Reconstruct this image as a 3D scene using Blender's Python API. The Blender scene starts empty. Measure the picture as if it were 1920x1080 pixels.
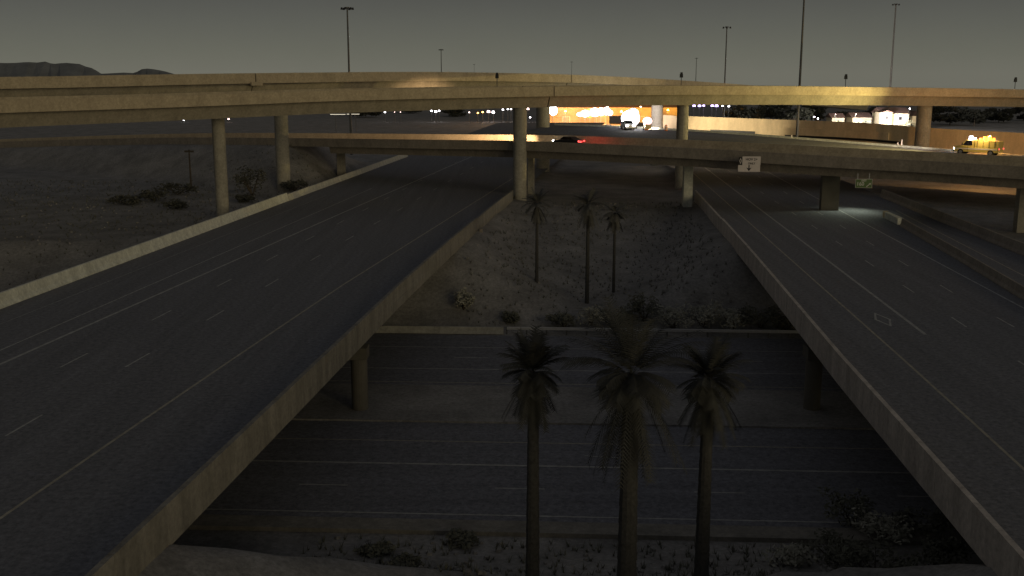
import bpy, bmesh, math, random
from mathutils import Vector
R = math.radians
random.seed(7)
scene = bpy.context.scene
col = scene.collection

# ------------------------------------------------------------------ camera
F, H, YH = 2000.0, 18.0, 137.0
TH = math.atan((540 - YH) / F)
CT, ST = math.cos(TH), math.sin(TH)
cam = bpy.data.cameras.new('Camera'); camo = bpy.data.objects.new('Camera', cam); col.objects.link(camo)
cam.sensor_width = 36; cam.lens = 36 * F / 1920; cam.clip_end = 30000; cam.clip_start = 0.5
camo.location = (0, 0, H); camo.rotation_euler = (math.pi / 2 - TH, 0, 0)
scene.camera = camo

# ------------------------------------------------------------------ night sky with city glow
SUN_AZ = (0.56, -0.83)          # horizontal direction towards the glow of the town behind the camera
SUN_EL = 5.0
w = bpy.data.worlds.new('World'); scene.world = w; w.use_nodes = True
nt = w.node_tree; nt.nodes.clear()
tc = nt.nodes.new('ShaderNodeTexCoord'); sep = nt.nodes.new('ShaderNodeSeparateXYZ')
ramp = nt.nodes.new('ShaderNodeValToRGB'); bg = nt.nodes.new('ShaderNodeBackground'); out = nt.nodes.new('ShaderNodeOutputWorld')
nt.links.new(tc.outputs['Generated'], sep.inputs[0]); nt.links.new(sep.outputs['Z'], ramp.inputs[0])
e = ramp.color_ramp.elements
e[0].position = 0.0; e[0].color = (.152, .150, .122, 1)
e[1].position = 1.0; e[1].color = (.062, .063, .068, 1)
for p, c in ((.018, (.134, .135, .109)), (.045, (.108, .110, .094)), (.075, (.080, .081, .075)), (.22, (.066, .067, .068))):
    k = ramp.color_ramp.elements.new(p); k.color = (*c, 1)
sn = nt.nodes.new('ShaderNodeTexNoise'); sn.inputs['Scale'].default_value = 9; sn.inputs['Detail'].default_value = 8; sn.inputs['Roughness'].default_value = .7
nt.links.new(tc.outputs['Generated'], sn.inputs['Vector'])
smr = nt.nodes.new('ShaderNodeMapRange'); smr.inputs[1].default_value = .25; smr.inputs[2].default_value = .75; smr.inputs[3].default_value = .97; smr.inputs[4].default_value = 1.03
nt.links.new(sn.outputs['Fac'], smr.inputs[0])
smx = nt.nodes.new('ShaderNodeMix'); smx.data_type = 'RGBA'; smx.blend_type = 'MULTIPLY'; smx.inputs[0].default_value = 1
nt.links.new(ramp.outputs[0], smx.inputs[6]); nt.links.new(smr.outputs[0], smx.inputs[7])
nt.links.new(smx.outputs[2], bg.inputs[0]); bg.inputs[1].default_value = 1.0
nt.links.new(bg.outputs[0], out.inputs[0])

sl = bpy.data.lights.new('city_glow', 'SUN'); slo = bpy.data.objects.new('city_glow', sl); col.objects.link(slo)
sl.energy = .74; sl.angle = R(30); sl.color = (1.0, .83, .50)
slo.rotation_euler = Vector((SUN_AZ[0], SUN_AZ[1], math.tan(R(SUN_EL)))).to_track_quat('Z', 'Y').to_euler()
slo.location = (30, -40, 60)
scene.view_settings.view_transform = 'Standard'; scene.view_settings.look = 'None'
scene.view_settings.exposure = 0; scene.view_settings.gamma = 1; scene.view_settings.use_curve_mapping = False

# ------------------------------------------------------------------ helpers
def P(px, py, z=0.0):
    u = (px - 960) / F; v = (540 - py) / F
    d = (u, CT + ST * v, CT * v - ST); t = (z - H) / d[2]
    return Vector((u * t, d[1] * t, z))
def PY(px, py, Y):
    u = (px - 960) / F; v = (540 - py) / F
    d = (u, CT + ST * v, CT * v - ST); t = Y / d[1]
    return Vector((u * t, Y, H + d[2] * t))

MATS = {}
def mat(name, colr, rough=.8, var=.25, scale=3.0, bump=0.0, emit=None, estr=0.0, metal=0.0, grain=0.0, spec=.3, vec=None, gscale=3.2):
    if name in MATS: return MATS[name]
    m = bpy.data.materials.new(name); m.use_nodes = True; t = m.node_tree
    b = t.nodes['Principled BSDF']; b.inputs['Roughness'].default_value = rough; b.inputs['Metallic'].default_value = metal
    b.inputs['Specular IOR Level'].default_value = spec
    b.inputs['Base Color'].default_value = (*colr, 1)
    if var > 0:
        g = t.nodes.new('ShaderNodeNewGeometry')
        n = t.nodes.new('ShaderNodeTexNoise'); n.inputs['Scale'].default_value = scale; n.inputs['Detail'].default_value = 6
        n.inputs['Roughness'].default_value = .65
        r = t.nodes.new('ShaderNodeValToRGB')
        r.color_ramp.elements[0].position = .3; r.color_ramp.elements[1].position = .7
        r.color_ramp.elements[0].color = (*[c * (1 - var) for c in colr], 1)
        r.color_ramp.elements[1].color = (*[min(1, c * (1 + var)) for c in colr], 1)
        if vec:
            mp = t.nodes.new('ShaderNodeVectorMath'); mp.operation = 'MULTIPLY'; mp.inputs[1].default_value = vec
            t.links.new(g.outputs['Position'], mp.inputs[0]); t.links.new(mp.outputs[0], n.inputs['Vector'])
        else: t.links.new(g.outputs['Position'], n.inputs['Vector'])
        t.links.new(n.outputs['Fac'], r.inputs[0])
        src = r.outputs[0]
        if grain > 0:
            n2 = t.nodes.new('ShaderNodeTexNoise'); n2.inputs['Scale'].default_value = gscale; n2.inputs['Detail'].default_value = 5; n2.inputs['Roughness'].default_value = .8
            t.links.new(g.outputs['Position'], n2.inputs['Vector'])
            mr = t.nodes.new('ShaderNodeMapRange'); mr.inputs[1].default_value = .3; mr.inputs[2].default_value = .7
            mr.inputs[3].default_value = 1 - grain; mr.inputs[4].default_value = 1 + grain
            t.links.new(n2.outputs['Fac'], mr.inputs[0])
            mx = t.nodes.new('ShaderNodeMix'); mx.data_type = 'RGBA'; mx.blend_type = 'MULTIPLY'; mx.inputs[0].default_value = 1
            t.links.new(src, mx.inputs[6]); t.links.new(mr.outputs[0], mx.inputs[7]); src = mx.outputs[2]
        t.links.new(src, b.inputs['Base Color'])
        if bump > 0:
            bp = t.nodes.new('ShaderNodeBump'); bp.inputs['Strength'].default_value = bump; bp.inputs['Distance'].default_value = .05
            t.links.new(n.outputs['Fac'], bp.inputs['Height']); t.links.new(bp.outputs[0], b.inputs['Normal'])
    if emit:
        b.inputs['Emission Color'].default_value = (*emit, 1); b.inputs['Emission Strength'].default_value = estr
    MATS[name] = m
    return m

class MB:
    def __init__(s): s.v = []; s.f = []
    def add(s, vs, fs):
        o = len(s.v); s.v += [tuple(v) for v in vs]; s.f += [tuple(i + o for i in f) for f in fs]; return s
    def quad(s, a, b, c, d): return s.add([a, b, c, d], [(0, 1, 2, 3)])
    def box(s, c, d, rz=0.0, taper=1.0, ty=None):
        hx, hy, hz = d[0] / 2, d[1] / 2, d[2] / 2; ca, sa = math.cos(rz), math.sin(rz); vs = []
        ty = taper if ty is None else ty
        for z, kx, ky in ((-hz, 1, 1), (hz, taper, ty)):
            for x, y in ((-hx, -hy), (hx, -hy), (hx, hy), (-hx, hy)):
                x *= kx; y *= ky
                vs.append((c[0] + x * ca - y * sa, c[1] + x * sa + y * ca, c[2] + z))
        return s.add(vs, [(3, 2, 1, 0), (4, 5, 6, 7), (0, 1, 5, 4), (1, 2, 6, 5), (2, 3, 7, 6), (3, 0, 4, 7)])
    def cyl(s, p0, p1, r0, r1=None, n=12):
        p0 = Vector(p0); p1 = Vector(p1); r1 = r0 if r1 is None else r1
        ax = (p1 - p0).normalized(); u = ax.orthogonal().normalized(); w_ = ax.cross(u)
        vs = []
        for p, r in ((p0, r0), (p1, r1)):
            for i in range(n):
                a = 2 * math.pi * i / n; vs.append(p + u * (r * math.cos(a)) + w_ * (r * math.sin(a)))
        fs = [(i, (i + 1) % n, n + (i + 1) % n, n + i) for i in range(n)]
        fs += [tuple(range(n - 1, -1, -1)), tuple(range(n, 2 * n))]
        return s.add(vs, fs)
    def sweep(s, path, prof, close=True):
        path = [Vector(p) for p in path]; n = len(prof); vs = []
        for i, p in enumerate(path):
            t = (path[min(i + 1, len(path) - 1)] - path[max(i - 1, 0)]); t.z = 0; t.normalize()
            nx, ny = -t.y, t.x
            for l, dz in prof: vs.append((p.x + nx * l, p.y + ny * l, p.z + dz))
        fs = []
        for i in range(len(path) - 1):
            for k in range(n if close else n - 1):
                a = i * n + k; b = i * n + (k + 1) % n; fs.append((a, b, b + n, a + n))
        if close:
            fs.append(tuple(range(n))); fs.append(tuple(range((len(path) - 1) * n + n - 1, (len(path) - 1) * n - 1, -1)))
        return s.add(vs, fs)
    def poly_prism(s, pts, y0, y1):           # outline in x-z, extruded along y
        n = len(pts); vs = [(x, y0, z) for x, z in pts] + [(x, y1, z) for x, z in pts]
        return s.add(vs, [tuple(range(n)), tuple(range(2 * n - 1, n - 1, -1))] + [(i, n + i, n + (i + 1) % n, (i + 1) % n) for i in range(n)])
    def build(s, name, m, parent=None, smooth=False, bevel=0.0, world=False, fix=True):
        me = bpy.data.meshes.new(name)
        vs = s.v
        if world and parent is not None:
            L = parent.location; vs = [(a - L.x, b - L.y, c - L.z) for a, b, c in vs]
        me.from_pydata(vs, [], s.f)
        if fix:
            bm = bmesh.new(); bm.from_mesh(me); bmesh.ops.recalc_face_normals(bm, faces=bm.faces[:])
            bm.to_mesh(me); bm.free()
        o = bpy.data.objects.new(name, me); col.objects.link(o); me.materials.append(m)
        if smooth:
            for p in me.polygons: p.use_smooth = True
        if bevel > 0:
            bv = o.modifiers.new('bevel', 'BEVEL'); bv.width = bevel; bv.segments = 2; bv.limit_method = 'ANGLE'
        if parent is not None: o.parent = parent
        return o
def tag(o, label=None, cat=None, group=None, kind=None):
    if label: o['label'] = label
    if cat: o['category'] = cat
    if group: o['group'] = group
    if kind: o['kind'] = kind
    return o
def empty(name, loc, rz=0.0, label=None, cat=None, group=None):
    o = bpy.data.objects.new(name, None); col.objects.link(o); o.location = loc; o.rotation_euler = (0, 0, rz); o.empty_display_size = .5
    return tag(o, label, cat, group)
def copy_tree(o, parent=None):
    c = o.copy(); col.objects.link(c); c.parent = parent
    for ch in list(o.children): copy_tree(ch, c)
    return c
def lamp(name, kind, loc, energy, colr, parent=None, target=None, angle=60, blend=.5, radius=.1):
    l = bpy.data.lights.new(name, kind); o = bpy.data.objects.new(name, l); col.objects.link(o)
    l.energy = energy; l.color = colr; l.shadow_soft_size = radius
    o.location = loc
    if kind == 'SPOT':
        l.spot_size = R(angle); l.spot_blend = blend
        o.rotation_euler = (Vector(loc) - Vector(target)).to_track_quat('Z', 'Y').to_euler()
    if parent is not None:
        o.parent = parent; o.matrix_parent_inverse = parent_inv(parent)
    return o
def parent_inv(p):
    from mathutils import Matrix, Euler
    return (Matrix.Translation(p.location) @ Euler(p.rotation_euler).to_matrix().to_4x4()).inverted()
def smooth_path(pts, n=8):
    pts = [Vector(p) for p in pts]; q = [pts[0] * 2 - pts[1]] + pts + [pts[-1] * 2 - pts[-2]]; o = []
    for i in range(1, len(q) - 2):
        for k in range(n):
            t = k / n; a, b, c, d = q[i - 1], q[i], q[i + 1], q[i + 2]
            o.append(.5 * ((2 * b) + (c - a) * t + (2 * a - 5 * b + 4 * c - d) * t * t + (3 * b - a - 3 * c + d) * t ** 3))
    o.append(pts[-1]); return o
def extend(pts, y0, y1):
    pts = sorted([Vector(p) for p in pts], key=lambda p: p.y)
    a, b = pts[0], pts[1]; d = (b - a) / (b.y - a.y); first = a + d * (y0 - a.y)
    c, e_ = pts[-2], pts[-1]; d2 = (e_ - c) / (e_.y - c.y); last = e_ + d2 * (y1 - e_.y)
    return [first] + pts + [last]
def xat(pts, y):
    for i in range(len(pts) - 1):
        if pts[i].y <= y <= pts[i + 1].y or i == len(pts) - 2 or (i == 0 and y < pts[0].y):
            a, b = pts[i], pts[i + 1]; return a.x + (b.x - a.x) * (y - a.y) / (b.y - a.y)

# ------------------------------------------------------------------ materials
M = {}
M['asphalt'] = mat('asphalt', (.160, .160, .168), .9, .13, .5, grain=.5, vec=(1.6, .05, 1))
M['asphalt_low'] = mat('asphalt_dark', (.165, .165, .18), .9, .13, .5, grain=.5, vec=(.05, 1.6, 1))
M['dirt'] = mat('desert_dirt', (.235, .225, .212), .95, .3, .25, bump=.3, grain=.38)
M['line'] = mat('road_paint_white', (.36, .355, .33), .7, .3, 1.2, grain=.2)
M['line_y'] = mat('road_paint_yellow', (.35, .32, .25), .7, .3, 1.2, grain=.2)
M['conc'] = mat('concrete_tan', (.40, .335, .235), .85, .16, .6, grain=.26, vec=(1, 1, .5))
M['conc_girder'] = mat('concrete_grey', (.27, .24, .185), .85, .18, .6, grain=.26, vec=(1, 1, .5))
M['conc_col'] = mat('concrete_column', (.30, .28, .235), .85, .16, .7, grain=.26)
M['conc_c1'] = mat('concrete_dimmed', (.27, .235, .19), .85, .2, .6, grain=.26, vec=(1, 1, .5))  # dimmer light on the lower structures put into a darker concrete
M['conc_mid'] = mat('concrete_barrier_old', (.48, .47, .41), .85, .2, .9, grain=.26, vec=(1, 1, .3))
M['conc_low'] = mat('concrete_low_barrier', (.34, .33, .295), .85, .2, .9, grain=.26)
M['conc_pier'] = mat('concrete_shaded_pier', (.13, .12, .10), .9, .2, .5)  # shade under the decks put into the colour
M['conc_r'] = mat('concrete_parapet_lifted', (.46, .41, .36), .88, .26, .8, grain=.26, vec=(1, 1, .25))  # light missing on this parapet face put into a paler colour
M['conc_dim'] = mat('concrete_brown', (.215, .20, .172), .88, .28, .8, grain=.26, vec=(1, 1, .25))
M['conc_bar'] = mat('concrete_barrier', (.60, .60, .52), .85, .2, .9, grain=.26, vec=(1, 1, .3))
M['conc_wall'] = mat('painted_wall_tan', (.60, .465, .29), .85, .2, .6, grain=.1, vec=(1, 1, .25))
M['steel'] = mat('galvanised_steel', (.10, .10, .10), .55, .15, 2, metal=.3)
M['dark'] = mat('dark_plastic', (.02, .02, .022), .5, .1, 3)
M['white_sign'] = mat('sign_white', (.62, .56, .54), .6, .06, 3, spec=.3)
M['black_ink'] = mat('sign_black', (.02, .02, .02), .6, .05, 3)
M['green_sign'] = mat('sign_green', (.10, .16, .055), .6, .06, 3)
M['sign_ink'] = mat('sign_lettering_white', (.55, .55, .5), .6, .05, 3)
M['alu'] = mat('aluminium', (.42, .42, .43), .7, .1, 3)
M['trunk'] = mat('palm_trunk', (.060, .058, .054), .95, .35, 6, bump=.5)
M['palm'] = mat('palm_frond', (.056, .056, .050), .8, .35, 1.2)
M['palm_far'] = mat('far_palm_frond', (.10, .097, .088), .85, .3, 1.2)
M['leaf'] = mat('shrub_leaf', (.13, .13, .10), .8, .4, 1.5)
M['leaf_pale'] = mat('pale_shrub_leaf', (.34, .33, .27), .8, .4, 1.5)
M['leaf_mid'] = mat('desert_shrub_leaf', (.068, .068, .056), .85, .4, 1.5)
M['leaf_dark'] = mat('dark_tree_leaf', (.03, .032, .025), .8, .4, .6)
M['twig'] = mat('twig', (.08, .065, .05), .9, .3, 4)
M['glass'] = mat('car_glass', (.01, .01, .012), .1, 0, spec=.6)
M['tyre'] = mat('tyre', (.02, .02, .02), .9, .1, 5)
M['rim'] = mat('wheel_rim', (.3, .3, .31), .4, 0, metal=.7)
M['roof'] = mat('roof_tile', (.10, .06, .05), .85, .25, 1)
M['stucco'] = mat('stucco', (.42, .36, .27), .9, .1, 1)
M['pane'] = mat('window_pane', (.03, .03, .04), .15, 0)
M['rock'] = mat('mountain_rock', (.17, .18, .19), 1, .2, .01)  # distance haze put into a lighter rock colour

# ------------------------------------------------------------------ lines measured on the road surface
LA = extend([P(0, 972), P(367, 720), P(640, 536), P(960, 335)], -40, 420)
LB = extend([P(0, 683), P(640, 400), P(870, 300)], -40, 420)
LC = extend([P(0, 657), P(640, 378)], -40, 420)
LD = extend([P(0, 608), P(483, 417)], -40, 420)
LBAR = extend([P(0, 575), P(533, 377), P(748, 298)], -40, 420)
LPAR = extend([Vector((-11.75, 60, 0)), Vector((-9.0, 86.8, 0)), Vector((-6.4, 109, 0)), Vector((-2.2, 141.3, 0)), Vector((1.6, 168, 0))], -40, 420)
RPAR = extend([Vector((18.5, 40.3, 0)), Vector((20.0, 63, 0)), Vector((21.7, 84, 0)), Vector((23.2, 102.6, 0)), Vector((24.7, 123.4, 0)), Vector((27.6, 165, 0))], -40, 420)
R1 = extend([P(1340, 360), P(1740, 715), P(1920, 880)], -40, 420)
R2 = extend([P(1385, 362), P(1735, 627)], 72.8, 420)
R3 = extend([P(1510, 360), P(1920, 578)], -40, 420)
R4 = extend([P(1697, 403), P(1920, 517)], 20, 150)
ROUT = extend([Vector((51.2, 95, 0)), Vector((54.6, 150, 0))], -40, 420)
def axis(x, y0):                       # the road below runs a little askew
    return y0 - .052 * (x - 1.5)
def sval(x, y): return y + .052 * (x - 1.5)

# ------------------------------------------------------------------ ground
def clamp(v, a, b): return max(a, min(b, v))
C_T = [(1920, 313, 122), (1740, 302, 128), (1560, 293, 134), (1400, 283.5, 140), (1240, 275, 147), (1100, 269, 154), (960, 264, 162.3), (800, 262, 171.5), (640, 260, 182), (480, 258.5, 193), (320, 258, 205), (160, 261, 218), (0, 266, 232), (-160, 272, 247)]
_ct = sorted([PY(*a) for a in C_T], key=lambda p: p.x)
def c1_z(x):                             # top of the middle ramp's near parapet
    if x <= _ct[0].x: return _ct[0].z
    for a, b in zip(_ct[:-1], _ct[1:]):
        if x <= b.x: return a.z + (b.z - a.z) * (x - a.x) / (b.x - a.x)
    return _ct[-1].z
def c1_y(x):
    for a, b in zip(_ct[:-1], _ct[1:]):
        if x <= b.x: return a.y + (b.y - a.y) * (x - a.x) / (b.x - a.x)
    return _ct[-1].y
def ground_z(x, y):
    s = sval(x, y)
    zlow = -7.12
    if s < 101: zb = zlow
    else: zb = min(-.9, zlow + (s - 101) * .125)
    zab = clamp(zlow + (s - 103) / 1.6, zlow, -.55)
    lb, lp, rp, ro = xat(LBAR, y), xat(LPAR, y), xat(RPAR, y), xat(ROUT, y)
    d = 1e9
    if lb - .6 <= x <= lp + .3 or rp - .3 <= x <= ro + .6: d = 0
    else: d = min(abs(x - lb + .6), abs(x - lp - .3), abs(x - rp + .3), abs(x - ro - .6))
    z = max(zb, min(-.55 - .45 * d, zab))
    if x < lb - 1 or x > ro + 1: z = max(z, clamp(zlow + (s - 103) * .45, zlow, -.8))
    if s < 54:
        zn = clamp(zlow + (54 - s) * .10, zlow, -2)
        zab2 = clamp(zlow + (50 - s) / 1.6, zlow, -.55)
        z = max(zn, min(-.55 - .45 * d, zab2))
    if x < lb - 2:                       # embankment of the middle ramp left of the freeway
        dd = (y - c1_y(x)) * .83
        top = c1_z(x) - 1.27
        e_ = top - max(0, -dd - 2.0) * .62 - max(0, dd - 15) * .3
        k = clamp((lb - 2 - x) / 8, 0, 1)
        z = max(z, z + (e_ - z) * k) if e_ > z else z
    far = clamp((y - 250) / 60, 0, 1)
    z = z * (1 - far) + (-5.2 - max(0, y - 720) * .024) * far       # the plain falls away gently
    return z
def grid(xs, ys, name):
    mb = MB(); n = len(xs)
    vs = [(x, y, ground_z(x, y)) for y in ys for x in xs]
    fs = [(j * n + i, j * n + i + 1, (j + 1) * n + i + 1, (j + 1) * n + i) for j in range(len(ys) - 1) for i in range(n - 1)]
    mb.add(vs, fs); return mb.build(name, M['dirt'], smooth=True, fix=False)
xs = [-9000, -4000, -1500, -700, -350, -220] + [-160 + 2 * i for i in range(141)] + [160, 220, 350, 700, 1500, 4000, 9000]
ys = [-900, -300, -120] + [-60 + 4 * i for i in range(22)] + [28 + 2 * i for i in range(118)] + [270, 290, 310, 350, 500, 720, 800, 1500, 3000, 6000, 12000]
tag(grid(xs, ys, 'ground'), kind='structure')

def ridge(name, Y, prof, base, m):
    mb = MB(); n = len(prof); rnd = random.Random(3)
    rows = [(0, 0.0), (60, .35), (190, .7), (420, 1.0), (1200, .7), (2400, 0)]
    vs = []
    for dy, k in rows:
        for px, py in prof:
            p = PY(px, py, Y); h = (p.z - base)
            vs.append((p.x * (1 + dy / Y), Y + dy, base + h * k * (1 + dy / Y * .8 * k) * (1 + (rnd.random() - .5) * (.18 if k < 1 else .02))))
    fs = [(j * n + i, j * n + i + 1, (j + 1) * n + i + 1, (j + 1) * n + i) for j in range(len(rows) - 1) for i in range(n - 1)]
    mb.add(vs, fs); return tag(mb.build(name, m), kind='structure')
pr = [(-420, 137), (-300, 122), (-200, 116), (-120, 121), (-60, 118), (0, 122), (12, 121.5), (30, 121), (45, 120.3), (55, 119.2), (70, 120.2), (85, 119.5), (95, 122), (103, 123), (112, 121), (125, 121), (150, 123.5), (160, 127), (172, 131), (182, 136.5), (190, 141), (200, 141.5), (215, 140.4), (232, 139.8), (250, 140.2), (258, 138), (266, 133.5), (276, 131.2), (288, 132.4), (300, 135.5), (312, 138.5), (330, 143), (360, 146)]
ridge('hills', 7000, pr, -240, M['rock'])

# ------------------------------------------------------------------ freeway carriageways
def strip(a, b, ys_, z):
    mb = MB(); vs = []
    for y in ys_: vs += [(xat(a, y), y, z), (xat(b, y), y, z)]
    mb.add(vs, [(2 * i, 2 * i + 1, 2 * i + 3, 2 * i + 2) for i in range(len(ys_) - 1)]); return mb
YS = [-40 + 10 * i for i in range(45)]
road_l = strip(LBAR, LPAR, YS, 0.0).build('freeway_left', M['asphalt'], fix=False); tag(road_l, kind='structure')
road_r = strip(RPAR, ROUT, YS, 0.0).build('freeway_right', M['asphalt'], fix=False); tag(road_r, kind='structure')
def stripe(pts, y0, y1, wdt, z, m, parent, name='lane_line', step=12, dx=0):
    n = max(1, int((y1 - y0) / step)); yy = [y0 + (y1 - y0) * i / n for i in range(n + 1)]
    mb = MB(); vs = []
    for y in yy: x = xat(pts, y) + dx; vs += [(x - wdt / 2, y, z), (x + wdt / 2, y, z)]
    mb.add(vs, [(2 * i, 2 * i + 1, 2 * i + 3, 2 * i + 2) for i in range(n)])
    return mb.build(name, m, parent, fix=False)
stripe(LA, -20, 300, .16, .005, M['line_y'], road_l)
stripe(LB, -20, 300, .24, .005, M['line'], road_l)
stripe(LC, -20, 170, .13, .005, M['line'], road_l)
stripe(LD, -20, 160, .06, .005, M['line'], road_l, 'pavement_joint')
D1 = extend([P(120, 685), P(290, 598), P(415, 533)], -40, 300)
D2 = extend([P(232, 690), P(385, 602), P(580, 490)], -40, 300)
for k in range(-5, 15):
    y = 64.3 + 12.85 * k
    stripe(D1, y, y + 3.4, .13, .005, M['line'], road_l, 'lane_dash')
    stripe(D2, y, y + 3.4, .13, .005, M['line'], road_l, 'lane_dash')
stripe(R1, -20, 300, .16, .005, M['line_y'], road_r)
stripe(R2, 72.8, 300, .24, .005, M['line'], road_r)
stripe(R3, -20, 260, .17, .005, M['line'], road_r)
stripe(R4, 20, 142, .14, .005, M['line_y'], road_r)
E1 = extend([P(1812, 613), P(1713, 548), P(1640, 500)], -40, 300)
E2 = extend([P(1905, 615), P(1792, 552), P(1710, 503)], -40, 300)
for k in range(-5, 14):
    y = 75.0 + 12.4 * k
    stripe(E1, y, y + 3.2, .13, .005, M['line'], road_r, 'lane_dash')
    stripe(E2, y, y + 3.2, .13, .005, M['line'], road_r, 'lane_dash')
# carpool diamond painted in the inside lane
dm = MB(); c0 = P(1655, 599)
o_, i_ = [(0, 2.3), (.62, 0), (0, -2.3), (-.62, 0)], [(0, 1.75), (.44, 0), (0, -1.75), (-.44, 0)]
dm.add([(c0.x + x + .06 * y, c0.y + y, .006) for x, y in o_ + i_], [(k, (k + 1) % 4, 4 + (k + 1) % 4, 4 + k) for k in range(4)])
dm.build('carpool_diamond', M['line'], road_r, fix=False)
# old sealed joints across the pavement
for road, a, b in ((road_l, LBAR, LPAR), (road_r, RPAR, ROUT)):
    for y in (47, 107):
        mb = MB(); x0, x1 = xat(a, y) + .5, xat(b, y) - .5
        mb.quad((x0, y, .003), (x1, y - 1.2, .003), (x1, y - .95, .003), (x0, y + .25, .003)); mb.build('expansion_joint', M['asphalt_low'], road, fix=False)

# bridges that carry the freeway over the lower road
JER = [(0, -.72), (0, 1.08), (.26, 1.08), (.36, .35), (.52, .08), (.52, -.1), (.9, -.3), (.9, -.72)]
def freeway_bridge(inner, outer, side, label, pm):
    ys_ = [-40, 10, 30, 44, 52, 60, 66, 72, 78, 84, 90, 96, 102, 108, 114, 120, 126]
    yy = ys_ + [132, 141, 150, 158]
    o = empty('freeway_overpass', (xat(inner, 77) - side * 2, 77, -7.1), 0, label, 'bridge')
    path = [Vector((xat(inner, y), y, 0)) for y in yy]
    # profile lateral runs left of travel direction (+Y travel -> left is -X)
    prof = [(l * side, dz) for l, dz in JER]
    cut = 16
    y = 8.0
    MB().sweep([Vector((xat(inner, q), q, 0)) for q in (-40, 7.98)], prof).build('parapet', pm, o, world=True)
    while y < yy[cut] - .1:
        yb = min(y + 9.2, yy[cut]); MB().sweep([Vector((xat(inner, q), q, 0)) for q in (y, (y + yb) / 2, yb - .035)], prof).build('parapet', pm, o, world=True); y = yb
    p2 = [p.copy() for p in path[cut:]]; p2[0] = p2[0] + (p2[1] - p2[0]) * .01
    MB().sweep(p2, [(l, min(dz, .96)) for l, dz in prof]).build('parapet', pm, o, world=True)
    gp = [Vector((xat(inner, y), y, 0)) for y in ys_ if 44 <= y <= 114]
    wd = abs(xat(outer, 80) - xat(inner, 80)) - .7
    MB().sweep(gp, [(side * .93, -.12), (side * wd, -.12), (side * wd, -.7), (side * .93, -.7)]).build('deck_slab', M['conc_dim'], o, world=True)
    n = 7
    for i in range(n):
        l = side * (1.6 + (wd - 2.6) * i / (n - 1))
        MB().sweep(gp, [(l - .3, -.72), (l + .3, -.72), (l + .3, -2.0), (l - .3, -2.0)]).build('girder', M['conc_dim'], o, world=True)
    y = 77.3
    for i in range(4):
        x = xat(inner, y) - side * (1.5 + (wd - 3) * i / 3)
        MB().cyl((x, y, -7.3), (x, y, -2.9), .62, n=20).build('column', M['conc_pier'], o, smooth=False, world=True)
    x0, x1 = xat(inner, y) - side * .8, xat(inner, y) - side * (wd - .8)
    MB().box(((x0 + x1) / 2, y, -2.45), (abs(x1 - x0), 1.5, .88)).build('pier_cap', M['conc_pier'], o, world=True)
    return o
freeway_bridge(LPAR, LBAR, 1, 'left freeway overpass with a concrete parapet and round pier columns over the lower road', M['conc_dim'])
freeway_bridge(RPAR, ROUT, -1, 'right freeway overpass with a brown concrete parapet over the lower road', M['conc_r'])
# wing wall post where the left parapet ends
ww = PY(898, 445, 126.5)
tag(MB().box((ww.x + .25, 126.8, -1.5), (.5, 1.3, 2.4), taper=.7).build('wing_wall', M['conc_c1'], bevel=.03), 'short tapered concrete wing wall below the left parapet end', 'wall')

# outside barrier of the left carriageway, two runs of different height
BARP = [(0, 0), (0, 1.12), (-.22, 1.12), (-.34, .4), (-.55, .1), (-.55, 0)]
def barrier(name, pts, y0, y1, step, prof, label, m, seg=0):
    o = empty(name, (xat(pts, y0), y0, 0), 0, label, 'barrier')
    if seg:
        y = y0
        while y < y1:
            yb = min(y + seg, y1); k = max(1, int((yb - y) / step))
            MB().sweep([Vector((xat(pts, y + (yb - .02 - y) * i / k), y + (yb - .02 - y) * i / k, 0)) for i in range(k + 1)], prof).build('barrier_section', m, o, world=True); y = yb
    return o
yend = P(536, 376).y
barrier('concrete_barrier', LBAR, -20, yend, 6, BARP, 'long pale concrete barrier along the outer shoulder of the left carriageway', M['conc_bar'], 9.2)
barrier('concrete_barrier', LBAR, yend + .3, 236, 8, [(l - .03, dz * .78) for l, dz in BARP], 'lower concrete barrier run past the tall pale barrier end on the left carriageway', M['conc_mid'], 12)
# gore barrier between carriageway and exit ramp, outer ramp barrier
GB = extend([P(1664, 408), P(1800, 487), P(1920, 560)], 30, 128)
DBL = [(-.3, 0), (-.3, .1), (-.14, .35), (-.09, .95), (.09, .95), (.14, .35), (.3, .1), (.3, 0)]
barrier('concrete_barrier', GB, 40, 127, 8, DBL, 'double faced concrete barrier splitting the exit ramp from the right carriageway', M['conc_c1'], 9.2)
barrier('concrete_barrier', ROUT, -20, 158, 8, [(-l, dz) for l, dz in BARP], 'outermost concrete barrier along the right edge of the exit ramp', M['conc_c1'], 9.2)
cc = empty('crash_cushion', (xat(GB, 129), 129.2, 0), -.06, 'low ribbed crash cushion at the nose of the exit ramp barrier', 'crash cushion')
for k in range(7): MB().box((0, k * .85 - .9, .42), (.78 - .03 * k, .74, .8), taper=.94).build('cushion_bay', M['conc_bar'], cc, bevel=.03)
MB().box((0, 5.3, .45), (.62, .22, .86)).build('nose_panel', M['line_y'], cc)

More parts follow.
